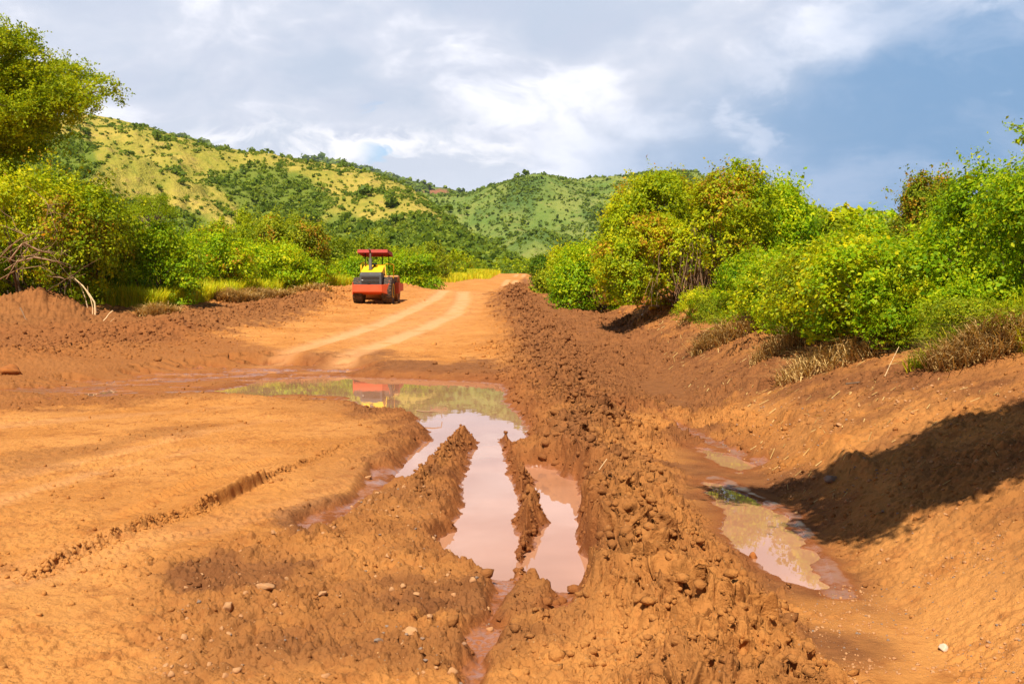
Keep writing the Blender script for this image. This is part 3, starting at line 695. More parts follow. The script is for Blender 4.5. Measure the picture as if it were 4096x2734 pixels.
OUT_FAR1 = [(250, 330), (330, 305), (430, 317), (475, 330), (520, 343), (600, 370), (650, 372), (700, 364), (745, 366), (800, 378), (860, 396), (940, 425), (1000, 450)]
OUT_FAR2 = [(820, 440), (880, 412), (930, 414), (965, 418), (1010, 430), (1060, 440), (1120, 446), (1200, 470)]
N1, nX, nY, nZ, nt = hill_grid('near_hill', OUT_NEAR, [300]*20+[300, 300, 300, 300], [900, 900, 900, 900, 900, 900, 900, 880, 870, 860, 850, 840, 830, 820, 800, 780, 760, 730, 700, 660, 620, 580, 540, 520], 4, (M_NEARHILL,), 11, 120, 420, 220, label='near dry-grass hill dotted with shrubs, sloping down to the road', hump=0.25)
N2, mX, mY, mZ, mt = hill_grid('valley_hill', OUT_MID, 1000, 2100, 0, (M_MIDHILL,), 23, 260, 420, 200, label='green wooded hill closing the valley behind the road', hump=0.2, pw=1.0)
N3, kX, kY, kZ, kt = hill_grid('green_knoll', OUT_KNOLL, 720, 980, 0, (M_MIDHILL,), 31, 90, 120, 80, label='small bright green knoll at the foot of the valley hill', hump=0.5, pw=0.9)
N4, fX, fY, fZ, ft = hill_grid('far_ridge', OUT_FAR1, 3800, 5200, 0, (M_FARHILL,), 41, 500, 160, 60, label='blue wooded ridge showing behind the near hill crest')
N5, gX, gY, gZ, gt = hill_grid('far_red_hill', OUT_FAR2, 2500, 3200, 0, (M_MIDHILL,), 43, 300, 120, 60, label='far green hill with a bare red scar')

def pix_of(X_, Y_, Z_):
    """display pixel of world points (for laying woods where the valley has them)"""
    dz = Z_-CAMZ; dep = Y_*math.cos(PITCH)-dz*math.sin(PITCH); up = Y_*math.sin(PITCH)+dz*math.cos(PITCH)
    return (X_/dep*FPX+CW)/S, (CH-up/dep*FPX)/S
WOODS = [[(500, 398), (560, 380), (640, 384), (700, 402), (735, 430), (765, 470), (745, 500), (640, 520), (560, 500), (520, 455), (480, 415)],
         [(0, 330), (150, 318), (200, 330), (232, 380), (205, 420), (240, 450), (320, 470), (330, 520), (200, 560), (-300, 560), (-300, 330)],
         [(380, 470), (460, 478), (520, 520), (460, 560), (360, 540), (330, 500)],
         [(760, 480), (830, 500), (960, 540), (1000, 560), (1200, 610), (1200, 660), (300, 660), (300, 560), (500, 545), (700, 530)],
         [(950, 478), (1010, 500), (1080, 545), (1160, 590), (1215, 612), (1100, 612), (1040, 590), (960, 545), (925, 510)]]
def woodmask(px_, py_, which):
    m = np.zeros(px_.shape)
    for P in which:
        d = poly_sd(px_, py_, P); m = np.maximum(m, sstep(0.5-(d+18*fbm(px_/40, py_/28, 3, 5))/22))
    return m
def set_attrs(o, Xg, Yg, Zg, wood, scar=None):
    fattr(o.data, 'wood', wood.ravel()); fattr(o.data, 'scar', (scar if scar is not None else np.zeros(wood.shape)).ravel())
npx, npy = pix_of(nX, nY, nZ); nw = woodmask(npx.ravel(), npy.ravel(), WOODS).reshape(npx.shape)
set_attrs(N1, nX, nY, nZ, nw)
mw = sstep((fbm(mX/110, mY/240, 4, 61)+0.25*fbm(mX/30, mY/60, 3, 64)-0.02)/0.3)
set_attrs(N2, mX, mY, mZ, mw)
kw = sstep((fbm(kX/60, kY/100, 4, 65)-0.12)/0.2); set_attrs(N3, kX, kY, kZ, kw)
set_attrs(N4, fX, fY, fZ, sstep((fbm(fX/200, fY/300, 3, 66)+0.2)/0.3))
gpx, gpy = pix_of(gX, gY, gZ); scar = sstep(1.3-np.hypot((gpx-1003)/38, (gpy-440)/7)+0.5*fbm(gpx/9, gpy/4, 3, 4))
set_attrs(N5, gX, gY, gZ, sstep((fbm(gX/150, gY/300, 3, 67)+0.15)/0.3), scar)

def surf_sample(Xg, Yg, Zg, rng, n, dens, tmax):
    a = rng.uniform(0, Xg.shape[0]-1.001, n); b = rng.uniform(0, tmax-1.001, n)
    i = a.astype(int); j = b.astype(int); fa = a-i; fb = b-j
    def il(G): return (G[i, j]*(1-fa)+G[i+1, j]*fa)*(1-fb)+(G[i, j+1]*(1-fa)+G[i+1, j+1]*fa)*fb
    x, y, z, d = il(Xg), il(Yg), il(Zg), il(dens)
    k = rng.uniform(0, 1, n) < d
    return x[k], y[k], z[k]
def tuft_proto(rng, n, flat=0.6, leaf=0.42):
    """unit shrub made of n leaf-clump faces"""
    LC = rng.normal(size=(6, 3))*np.array([0.27, 0.27, 0.14])+np.array([0, 0, 0.42])
    i = rng.randint(0, 6, n); d = unit(rng.normal(size=(n, 3)))
    P = LC[i]+d*rng.uniform(0.16, 0.34, n)[:, None]*np.array([1, 1, flat]); P[:, 2] = np.maximum(P[:, 2], 0.02)
    N = unit(d+rng.normal(size=(n, 3))*0.4+np.array([0, 0, 0.3])); L = leaf*rng.uniform(0.6, 1.3, n)
    return leaves(P, N, L, L*0.8, rng).reshape(n, 4, 3)
def scatter_stuff(name, protos, x, y, z, s, rng, mats, label, kind='stuff', sz=None, tone_spread=0.25):
    Vs = []; Ts = []; sz = s if sz is None else sz
    pick = rng.randint(0, len(protos), len(x)); rot = rng.uniform(0, 6.28, len(x)); tn = rng.uniform(0.5-tone_spread, 0.5+tone_spread, len(x))
    for k, pr in enumerate(protos):
        m = np.where(pick == k)[0]
        if not len(m): continue
        c = np.cos(rot[m])[:, None, None]; q = np.sin(rot[m])[:, None, None]
        pv = pr[None]
        X_ = (pv[..., 0]*c-pv[..., 1]*q)*s[m][:, None, None]+x[m][:, None, None]; Y_ = (pv[..., 0]*q+pv[..., 1]*c)*s[m][:, None, None]+y[m][:, None, None]
        Z_ = pv[..., 2]*sz[m][:, None, None]+z[m][:, None, None]
        Vs.append(np.stack([X_, Y_, Z_], -1).reshape(-1, 3)); Ts.append((tn[m][:, None]+rng.uniform(-0.2, 0.2, (len(m), pr.shape[0]))).ravel())
    me = leaf_mesh(name, np.concatenate(Vs), np.clip(np.concatenate(Ts), 0.02, 0.98), mats)
    o = link(name, me); tag(o, label, kind=kind); return o
rng = RS(5)
P_S = [tuft_proto(rng, 30, leaf=.46) for _ in range(6)]; P_T = [tuft_proto(rng, 12, leaf=0.7) for _ in range(6)]
# near hill: scattered shrubs in the open grass (300 singled out) and closed scrub in the woods
x, y, z = surf_sample(nX, nY, nZ, rng, 14000, (1-nw)*(0.48+0.4*sstep((fbm(nX/40, nY/40, 3, 71)-0.02)/0.2)), 222)
s = 0.85*np.exp(rng.normal(size=len(x))*0.60)+0.45
order = np.argsort(-s/y); big = order[:240]; rest = order[240:]
protos_one = [leaf_mesh('crown', (tuft_proto(RS(100+i), 150, leaf=0.28)).reshape(-1, 3), np.clip(RS(i).uniform(0.1, 0.9, 150)*0.6+0.15, 0, 1), (LF['far'],)) for i in range(5)]
first = {}
for q, i in enumerate(big):
    o = bpy.data.objects.new('hill_shrub', protos_one[q % 5]); COL.objects.link(o); o.location = (x[i], y[i], z[i]-0.2); k = s[i]*1.45; o.scale = (k*random.Random(q).uniform(.9, 1.3), k, k*random.Random(q+1).uniform(.8, 1.25)); o.rotation_euler = (0, 0, q*1.7)
    tag(o, 'round dark green shrub standing in the dry grass of the near hill', 'shrub', 'shrubs dotting the near hillside')
scatter_stuff('small_hill_shrubs', P_S, x[rest], y[rest], z[rest]-0.2, s[rest]*1.35, rng, (LF['far'],), 'countless small shrubs scattered over the dry near hill')
x, y, z = surf_sample(nX, nY, nZ, rng, 21000, nw*0.8, 222); s = 1.9*np.exp(rng.normal(size=len(x))*0.35)
scatter_stuff('hill_woodland', P_S, x, y, z-0.3, s*1.4, rng, (LF['far'],), 'closed green woodland in the gullies of the near hill', tone_spread=0.35)
x, y, z = surf_sample(mX, mY, mZ, rng, 60000, 0.22+0.6*mw, 202); s = 3.1*np.exp(rng.normal(size=len(x))*0.4)
scatter_stuff('valley_woodland', P_T, x, y, z-0.5, s*1.1, rng, (LF['far'],), 'scrub and woodland covering the valley hill')
x, y, z = surf_sample(kX, kY, kZ, rng, 1600, 0.12+0.8*kw, 82); s = 1.9*np.exp(rng.normal(size=len(x))*0.4)
scatter_stuff('knoll_scrub', P_T, x, y, z-0.3, s*1.2, rng, (LF['far'],), 'low scrub on the small green knoll')
for (G, nm, lb, nn_, ss) in (((fX, fY, fZ), 'ridge_woodland', 'trees along the blue far ridge', 3500, 26), ((gX, gY, gZ), 'red_hill_woodland', 'trees on the far hill with the red scar', 3000, 12)):
    dn = np.ones(G[0].shape)*0.9 if nm[:2] == 'ri' else np.clip(0.75-scar, 0, 1)
    x, y, z = surf_sample(*G, rng, nn_, dn, 62); s = ss*np.exp(rng.normal(size=len(x))*0.3)
    scatter_stuff(nm, P_T, x, y, z-1, s, rng, (LF['far'],), lb)
# ------------------------------------------------------------------ bushes and trees beside the road
def base_at(px_, Yd, dz=0.0):
    x_ = (px_*S-CW)/FPX*Yd; return (x_, Yd, gz(x_, Yd)-0.1+dz)
def top_h(px_, py_, Yd):
    """height above the ground of what shows at this pixel when it stands Yd away"""
    return at(px_, py_, Yd).z-base_at(px_, Yd)[2]
def wid(dpx, Yd): return dpx*S/FPX*Yd
def bush(name, px_, Yd, top, wpx, leaf, m, seed, label, cat='bush', dens=1.0, ry=None, group=None, **kw):
    b = base_at(px_, Yd); H = top_h(px_, top, Yd); rx = wid(wpx, Yd)/2; ry = ry or rx*0.8
    area = 2.2*rx*ry+2.6*H*(rx+ry)
    per = kw.pop('per', 26); n = dens*area*3.6/(leaf*leaf*0.33); cl = int(max(60, min(n/per, 6200)))
    k = dict(lobes=16, clumps=cl, per=per, cr=max(leaf*2.6, 0.05*rx), sprig=int(60+cl*0.16), sprig_len=0.14*H+leaf*2.5, stems=24, stem_r=0.02+0.008*H)
    k.update(kw)
    ms = bush_meshes(seed, (rx*1.05, ry*1.05, H*0.93), leaf, mats=m, **k)
    return place(name, ms, b, 0, 1, label=label, cat=cat, group=group)
CR, YE, OL, DK, BR, AC = (LF[k] for k in ('creeper', 'yellow', 'olive', 'dark', 'brownish', 'acacia'))

# --- left side
bush('thorn_bush', 95, 43, 388, 350, 0.12, (YE, BR), 1, 'big dark thorn bush with browning creepers beside the spoil heap', brown=0.10, stems=40, lobes=26, tone0=0.4, ry=4.5)
bush('creeper_bush', 210, 45, 452, 120, 0.12, (YE, BR), 2, 'yellow green creeper bush overhanging the dark hollow left of the peeled stalks', brown=0.1, lobes=12)
bush('creeper_mound', 345, 47, 498, 215, 0.115, (CR,), 3, 'rounded bright green mound of creepers behind the peeled stalks', 'bush', lobes=22, tone0=0.45)
bush('creeper_mound', 480, 57, 532, 190, 0.13, (CR, BR), 4, 'green creeper mound with a streak of dead brown vine', 'bush', brown=0.10, lobes=14)
bush('round_tree', 668, 72, 484, 150, 0.15, (OL, BR), 5, 'dense round tree with reddish leaves, rightmost of the tall clump left of the roller', 'tree', brown=0.06, lobes=16)
bush('feathery_tree', 520, 80, 476, 150, 0.15, (AC,), 6, 'pale feathery tree rising behind the creeper mounds', 'tree', lobes=12, lobe_r=(.22, .36), dens=.8)
bush('feathery_tree', 590, 84, 470, 110, 0.15, (AC, OL), 7, 'slim feathery tree between the pale tree and the dense round tree', 'tree', lobes=10, dens=.9)
bush('creeper_mound', 610, 64, 556, 240, 0.14, (CR, YE), 8, 'long low creeper bank in front of the dense round tree', 'bush', lobes=22)
bush('flat_topped_tree', 820, 108, 540, 150, 0.20, (OL,), 9, 'wide flat-topped tree right above the roller canopy', 'tree', lobes=12, top_bias=0.3, dens=.8)
bush('green_bush', 760, 82, 580, 170, 0.16, (CR, YE), 10, 'green bush directly behind the left half of the roller', 'bush', lobes=14)
bush('green_bush', 930, 105, 580, 170, 0.19, (CR, OL), 12, 'green bush behind the right half of the roller', 'bush', lobes=14)
bush('olive_bush', 960, 135, 556, 110, 0.22, (OL,), 13, 'dull olive bush on the slope behind the roller, topping its neighbours', 'bush', lobes=10)

# acacia that leans in from the left edge
def acacia_tree():
    rng = RS(77); Yd = 45.0; b = base_at(-150, Yd); T = Tubes(); e = empty('acacia_tree', b)
    def rel(px_, py_, yy=Yd): v = at(px_, py_, yy); return np.array([v.x-b[0], v.y-b[1], v.z-b[2]])
    fork = rel(-120, 420); T.add(wander(rng, (0, 0, -0.3), fork, 7, 0.06), np.linspace(0.34, 0.22, 7), 9)
    tips = [(150, 128), (60, 95), (205, 190), (235, 218), (185, 235), (120, 215), (95, 170), (20, 140), (30, 250), (100, 285), (60, 330), (-40, 80), (-60, 200), (-90, 120), (-150, 160), (-200, 250), (-220, 130), (130, 262), (5, 300), (-120, 60), (50, 150), (80, 220), (10, 90), (110, 160), (150, 190), (-10, 210), (20, 330), (95, 320), (-30, 300)]
    ends = []
    for i, (a, c) in enumerate(tips):
        a = a-38 if a > 60 else a
        yy = Yd+rng.uniform(-3.2, 3.2); tp = rel(a, c, yy); mid = fork*0.45+tp*0.55+np.array([0, 0, 0.5])
        pts = wander(rng, fork, mid, 5, 0.10)+wander(rng, mid, tp, 6, 0.14)[1:]
        T.add(pts, np.linspace(0.15, 0.022, len(pts))*rng.uniform(0.6, 1), 6)
        for j in range(9):
            s0 = pts[rng.randint(4, len(pts))]; d = unit(rng.normal(size=(1, 3)))[0]*np.array([1.3, 1.1, 0.7])+np.array([0.15, 0, 0.2]); q = s0+d*rng.uniform(0.5, 1.35)
            T.add(wander(rng, s0, q, 5, 0.2), np.linspace(0.03, 0.008, 5), 4); ends.append((q, s0))
        ends.append((tp, mid))
    P = []; N = []; tn = []
    for q, s0 in ends:
        nb = rng.randint(20, 27); t0 = rng.uniform(-0.12, 0.12)
        for k in range(nb):                      # small sprays of leaflets along twigs
            c = q*(1)+(s0-q)*rng.uniform(0, 0.6)+rng.normal(size=3)*np.array([0.42, 0.42, 0.26])
            dr = unit(rng.normal(size=(1, 3)))[0]*np.array([1, 1, 0.5])+np.array([0, 0, 0.1]); m = 26
            t = rng.uniform(-0.42, 0.42, m)
            P.append(c+t[:, None]*dr*0.9+rng.normal(size=(m, 3))*0.085); N.append(unit(rng.normal(size=(m, 3))+np.array([0, -0.2, 0.7]))); tn.append(np.full(m, t0+rng.uniform(-.12, .12)))
    P = np.concatenate(P); N = np.concatenate(N); tn = np.concatenate(tn); L = 0.13*rng.uniform(0.6, 1.3, len(P))
    V = leaves(P, N, L, L*0.55, rng); tone = np.clip(0.52+tn+rng.uniform(-0.3, 0.3, len(P)), 0.02, 0.98)
    link('crown', leaf_mesh('crown', V, tone, (AC,)), e); T.build('trunk', BARK, e)
    tag(e, 'tall feathery acacia tree leaning in over the thorn bush against the sky', 'tree')
acacia_tree()
bush('small_bush', 40, 44, 345, 200, 0.12, (AC, OL), 14, 'leafy top of a tree between the acacia crown and the thorn bush', 'tree', lobes=14, dens=.5)
def umbrella_tree(px_, Yd, top, bot, wpx, seed, label):
    rng = RS(seed); b = base_at(px_, Yd); H = top_h(px_, top, Yd); hb = top_h(px_, bot, Yd); rx = wid(wpx, Yd)/2; e = empty('umbrella_thorn', b); T = Tubes()
    T.add(wander(rng, (0, 0, -.2), (0.1, 0, hb*0.9), 6, 0.05), np.linspace(0.16, 0.1, 6), 7); P = []; N = []; tn = []
    for i in range(34):
        a = rng.uniform(0, 6.28); r = rx*math.sqrt(rng.uniform(0.02, 0.85)); zt = hb+(H-hb)*(1-(r/rx)**2)*rng.uniform(0.55, 0.95); q = np.array([math.cos(a)*r, math.sin(a)*r, zt])
        T.add(wander(rng, (0.1, 0, hb*0.85), q, 6, 0.12), np.linspace(0.07, 0.012, 6), 4); m = 230; t0 = rng.uniform(-.1, .1)
        P.append(q+rng.normal(size=(m, 3))*np.array([0.36, 0.36, 0.16])*rx/2.2); N.append(unit(rng.normal(size=(m, 3))+np.array([0, 0, 1.0]))); tn.append(np.full(m, t0))
    P = np.concatenate(P); N = np.concatenate(N); tn = np.concatenate(tn); L = 0.12*rng.uniform(0.6, 1.3, len(P))
    link('crown', leaf_mesh('crown', leaves(P, N, L, L*0.6, rng), np.clip(0.5+tn+rng.uniform(-.25, .25, len(P)), 0.02, .98), (AC,)), e); T.build('trunk', BARK, e); tag(e, label, 'tree')
umbrella_tree(355, 80, 437, 500, 120, 21, 'small umbrella-shaped thorn tree standing alone against the hillside')

# shared bush shapes for the thickets that follow the road into the distance
def unit_bush(seed, leaf, m, **kw): return bush_meshes(seed, (1.0, 1.0, 1.0), leaf, mats=m, lobes=11, clumps=kw.get('clumps', 190), per=14, cr=0.10, sprig=30, sprig_len=0.16, stems=10, stem_r=0.02)
UB = [unit_bush(200, 0.085, (CR, YE)), unit_bush(201, 0.085, (OL,)), unit_bush(202, 0.085, (CR,)), unit_bush(203, 0.085, (AC, OL)), unit_bush(204, 0.085, (DK, OL)), unit_bush(205, 0.085, (YE, CR))]
UF = [bush_meshes(210+i, (1.0, 1.0, 1.0), 0.037, mats=mm, lobes=15, clumps=760, per=22, cr=0.085, sprig=60, sprig_len=0.2, stems=14, stem_r=0.012) for i, mm in enumerate(((CR, YE), (YE, OL), (CR,), (OL, CR)))]
rr = random.Random(8); cnt = 0
def thicket(y0, y1, n, xf, hf, group, label, name='bush', kinds=(0, 1, 2, 3, 5), wide=1.2):
    for i in range(n):
        y_ = y0+(y1-y0)*(i+rr.random())/n; x_ = xf(y_, rr); h_ = hf(y_, rr)
        w_ = h_*rr.uniform(0.75, 1.15)*wide; z_ = gz(x_, y_)-0.15
        place(name, UB[rr.choice(kinds)], (x_, y_, z_), rr.uniform(0, 6.28), (w_, w_, h_), label=label, cat='bush', group=group)
thicket(75, 125, 26, lambda y_, r: -xleft(y_)*0-7.5+xleft(y_)-r.uniform(0, 14), lambda y_, r: r.uniform(1.4, 2.7), 'low bushes on the left verge beyond the roller', 'low green bush on the left verge beyond the roller')
thicket(95, 215, 46, lambda y_, r: xleft(y_)-6-r.uniform(0, 30)**1.0, lambda y_, r: r.uniform(2.0, 4.0)+0.006*y_, 'bushes filling the left side of the far road', 'rounded bush in the thicket left of the far road')
thicket(150, 290, 42, lambda y_, r: xleft(min(y_, 220))-8-r.uniform(0, 60), lambda y_, r: r.uniform(3.0, 5.4), 'olive bushes at the foot of the near hill', 'olive bush at the foot of the near hill', kinds=(1, 3, 4, 0))
thicket(62, 150, 48, lambda y_, r: -14-y_*0.16-r.uniform(0, 0.26)*y_, lambda y_, r: r.uniform(2.6, 4.6), 'bushes crowded behind the creeper mounds', 'green bush crowded behind the left creeper mounds')
thicket(110, 300, 52, lambda y_, r: -y_*r.uniform(0.20, 0.62), lambda y_, r: r.uniform(3.2, 5.6), 'scrub between the thicket and the hill', 'dull green scrub bush between the thicket and the near hill', kinds=(1, 3, 4, 1))
thicket(250, 420, 40, lambda y_, r: r.uniform(-60, 60), lambda y_, r: r.uniform(3.5, 6), 'bushes closing the end of the road', 'dark bush closing the view at the end of the road', kinds=(1, 4, 3))

# --- right side
def vine_tree():
    Yd = 38.0; b = base_at(1600, Yd); H = top_h(1580, 378, Yd); rx = wid(450, Yd)/2; e = empty('vine_covered_tree', b); rng = RS(31)
    cm, sm = bush_meshes(31, (rx, rx*0.85, H*0.93), 0.097, mats=(YE, BR), lobes=30, clumps=6600, per=30, cr=0.26, sprig=420, sprig_len=0.6, stems=40, stem_r=0.05, brown=0.05, low=0.20, tone0=0.46, base=0.04, lobe_r=(0.24, 0.40))
    link('crown', cm, e); link('branches', sm, e)
    T = Tubes()
    for i in range(5):
        T.add(wander(rng, (rng.uniform(-.2, .2), rng.uniform(-.2, .2), -0.3), (rng.uniform(-.7, .7), rng.uniform(-.4, .6), rng.uniform(2.2, 3.4)), 7, 0.12), np.linspace(0.17, 0.09, 7)*rng.uniform(.7, 1.1), 8)
    T.build('trunk', BARK, e)
    V = Tubes()
    for i in range(95):                       # hanging vines round the trunk
        a = rng.uniform(-1.9, 1.9); yv = -rng.uniform(0.6, 2.4); top = (a, yv, rng.uniform(1.5, 3.0)); bt = (a*1.1+rng.uniform(-.5, .5), yv-rng.uniform(0, .8), rng.uniform(-0.1, 0.8))
        V.add(wander(rng, top, bt, 8, 0.16), np.linspace(0.010, 0.006, 8), 3)
    V.build('vines', DRYWOOD, e)
    tag(e, 'tall spreading tree overgrown with yellow green creepers, bare vines hanging round its trunk', 'tree')
vine_tree()
bush('green_bush', 1385, 50, 548, 230, 0.115, (CR, YE), 32, 'bright green bush sheltering under the left side of the vine tree', 'bush', low=0.1, lobes=18)
bush('green_bush', 1320, 58, 566, 110, 0.12, (YE, CR), 33, 'yellow green bush left of the vine tree above the dead brush', 'bush', lobes=12)
bush('leafy_bush', 1745, 40, 425, 190, 0.115, (CR, YE), 34, 'dense leafy shoulder of bush joined to the right of the vine tree', 'bush', lobes=20, ry=3.2)
bush('leafy_bush', 1860, 46, 470, 170, 0.12, (OL, CR), 35, 'tall olive bush between the vine tree and the dip in the skyline', 'bush', lobes=16)
bush('leafy_bush', 1990, 38, 492, 200, 0.11, (CR, YE), 36, 'bush under the lowest dip of the right skyline', 'bush', lobes=16)
bush('low_bright_bush', 1850, 27, 565, 350, 0.070, (CR, YE), 37, 'broad low bright green bush at the foot of the bank', 'bush', lobes=26, ry=2.5, low=.08)
bush('low_bright_bush', 2080, 22.5, 560, 340, 0.062, (YE, CR), 38, 'yellow green bush with pale flower tips right of the broad low bush', 'bush', lobes=24, ry=2.0, low=.08)
bush('pod_tree', 2135, 27, 385, 175, 0.07, (OL, BR), 39, 'small tree with brown seed pods rising above the right bushes', 'tree', brown=0.16, lobes=14, low=.4, lobe_r=(.2, .34))
bush('corner_bush', 2345, 14.8, 352, 330, 0.054, (CR, DK), 40, 'tall bush at the right edge of the view, the highest on that side', 'bush', lobes=26, ry=2.0, tone0=.5)
bush('leafy_bush', 2235, 18, 470, 200, 0.055, (CR, YE), 41, 'leafy bush filling the gap between pod tree and corner bush', 'bush', lobes=20, ry=1.6)
bush('low_bright_bush', 2190, 15.8, 620, 310, 0.050, (YE, CR), 42, 'low leafy bush over the dry grass fringe near the right corner', 'bush', lobes=18, ry=1.1, low=.08)
bush('round_bush', 1262, 112, 578, 82, 0.17, (DK,), 43, 'small round dark bush at the right edge of the far road', 'bush', lobes=10)
bush('olive_bush', 1300, 85, 560, 75, 0.16, (YE, OL), 44, 'yellow green bush just behind the round dark bush on the right verge', 'bush', lobes=10)
bush('olive_bush', 1290, 66, 598, 130, 0.14, (OL, CR), 45, 'drooping olive bush on the right verge in front of the yellow green one', 'bush', lobes=14, low=.05)
thicket(45, 110, 26, lambda y_, r: xditch(y_)+6.5+r.uniform(1, 16), lambda y_, r: r.uniform(2.4, 4.2), 'bushes behind the vine tree', 'green bush in the thicket behind the vine tree')
rs_ = random.Random(44)
for q in range(30):                          # low growth that closes the thicket down to the bare bank
    t_ = q/29; px_ = 1640+t_*690+rs_.uniform(-25, 25); py_ = 742+t_*62+rs_.uniform(-22, 6); gx, gy = ground_hit(px_, py_); h_ = rs_.uniform(0.5, 1.0)*(0.7+gy*0.014)
    gy += h_*0.7; place('low_growth', UF[rs_.choice((0, 1, 2, 3))], (gx, gy, gz(gx, gy)-0.08), rs_.uniform(0, 6), (h_*1.2, h_*1.0, h_), label='low leafy growth along the upper edge of the right bank', cat='bush', group='low growth fringing the right thicket')
for q in range(34):
    px_ = 1780+rs_.uniform(0, 620); Yd = rs_.uniform(16, 30); b_ = base_at(px_, Yd); x_ = max(b_[0], xditch(Yd)+3.8); h_ = rs_.uniform(1.0, 1.9)
    place('leafy_bush', UF[rs_.choice((0, 1, 2, 3))], (x_, Yd, gz(x_, Yd)-0.1), rs_.uniform(0, 6), (h_*1.3, h_*1.1, h_), label='leafy bush filling the middle of the right thicket', cat='bush', group='bushes filling the right thicket')
# leaf spray of a tree that stands beyond the right edge and shades the bank
def shade_tree():
    rng = RS(61); b = (6.9, 4.9); b = (b[0], b[1], gz(*b)-0.1); e = empty('overhanging_tree', b); T = Tubes(); P = []; N = []; tn = []
    T.add(wander(rng, (0, 0, -.2), (-0.3, 0.2, 3.0), 6, 0.05), np.linspace(0.22, 0.15, 6), 8); fork = np.array([-0.3, 0.2, 3.0])
    shape_ = [(1.0, 7.25), (1.5, 6.95), (2.1, 6.55), (2.6, 6.6), (3.3, 6.72), (4.0, 6.6), (7.4, 6.6), (7.8, 4.6), (2.95, 4.55), (2.0, 4.3), (1.4, 4.0), (1.75, 4.8), (1.3, 5.1), (1.9, 5.7), (1.2, 6.4)]
    qx = rng.uniform(1.0, 7.9, 1200); qy = rng.uniform(3.9, 7.3, 1200); ok = poly_sd(qx, qy, shape_) < -0.06; qx = qx[ok][:430]; qy = qy[ok][:430]
    for i in range(len(qx)):
        q = np.array([qx[i]-b[0], qy[i]-b[1], 5.0-b[2]+rng.uniform(-0.25, 0.3)])
        if i % 9 == 0: T.add(wander(rng, fork, q, 6, 0.12), np.linspace(0.06, 0.01, 6), 5)
        m = 260; P.append(q+rng.normal(size=(m, 3))*np.array([0.12, 0.12, 0.12])); N.append(unit(rng.normal(size=(m, 3))+np.array([0, 0, .9]))); tn.append(np.full(m, rng.uniform(-.1, .1)))
    # the long shoot that reaches into view
    tip = at(2318, 285, 11.0); tip = np.array(tip)-np.array(b); root = np.array(at(2420, 330, 10.5))-np.array(b)
    T.add(wander(rng, fork+np.array([0, 1.5, .9]), root, 8, 0.08), np.linspace(0.05, 0.015, 8), 5); T.add(wander(rng, fork, fork+np.array([0, 1.5, .9]), 4, 0.05), np.linspace(0.07, 0.05, 4), 5)
    pts = np.array(wander(rng, root, tip, 9, 0.06)); T.add(pts, np.linspace(0.012, 0.003, 9), 4)
    for k in range(2):
        q2 = np.array(at(2335+k*10, 318, 10.9))-np.array(b); pp = np.array(wander(rng, pts[3-k], q2, 6, 0.05)); T.add(pp, np.linspace(0.007, 0.002, 6), 4); pts = np.concatenate([pts, pp])
    m = 420; c = pts[rng.randint(0, len(pts), m)]+rng.normal(size=(m, 3))*0.035; P.append(c); N.append(unit(rng.normal(size=(m, 3))+np.array([0, 0, .8]))); tn.append(np.zeros(m))
    P = np.concatenate(P); N = np.concatenate(N); tn = np.concatenate(tn); L = np.where(np.arange(len(P)) >= len(P)-m, 0.05, 0.085)*rng.uniform(0.6, 1.3, len(P))
    link('crown', leaf_mesh('crown', leaves(P, N, L, L*0.55, rng), np.clip(0.5+tn+rng.uniform(-.25, .25, len(P)), 0.02, .98), (CR,)), e); T.build('trunk', BARK, e)
    tag(e, 'tree beyond the right edge, one thin leafy shoot reaching in against the sky', 'tree')
shade_tree()

# ------------------------------------------------------------------ undergrowth, grass and straw
def blades(rng, x, y, z, H, W, lean=0.5, flat=1.0):
    """bent grass blade = 2 quads"""
    n = len(x); a = rng.uniform(0, 6.28, n); ln = lean*rng.uniform(0.2, 1.2, n); dx = np.cos(a); dy = np.sin(a); b = a+1.57; wx = np.cos(b)*W/2; wy = np.sin(b)*W/2
    B = np.stack([x, y, z], 1); M = B+np.stack([dx*ln*H*0.3, dy*ln*H*0.3, H*0.6*flat], 1); E = B+np.stack([dx*ln*H, dy*ln*H, H*(1-0.35*ln)*flat], 1); Wv = np.stack([wx, wy, np.zeros(n)], 1)
    q1 = np.stack([B-Wv, B+Wv, M+Wv*0.8, M-Wv*0.8], 1); q2 = np.stack([M-Wv*0.8, M+Wv*0.8, E+Wv*0.15, E-Wv*0.15], 1)
    return np.concatenate([q1, q2]).reshape(-1, 3)
def strip_points(rng, n, yf, xf):
    y = yf(rng, n); x = xf(rng, y); return x, y
def grass_patch(name, x, y, H, W, m, label, seed, lean=0.5, tone=(0.2, 0.9), zoff=-0.02):
    rng = RS(seed); z = gza(x, y)+zoff; V = blades(rng, x, y, z, H, W, lean); t = rng.uniform(tone[0], tone[1], len(x)); t = np.concatenate([t, t])
    o = link(name, leaf_mesh(name, V, t, (m,))); tag(o, label, kind='stuff')
r = RS(91)
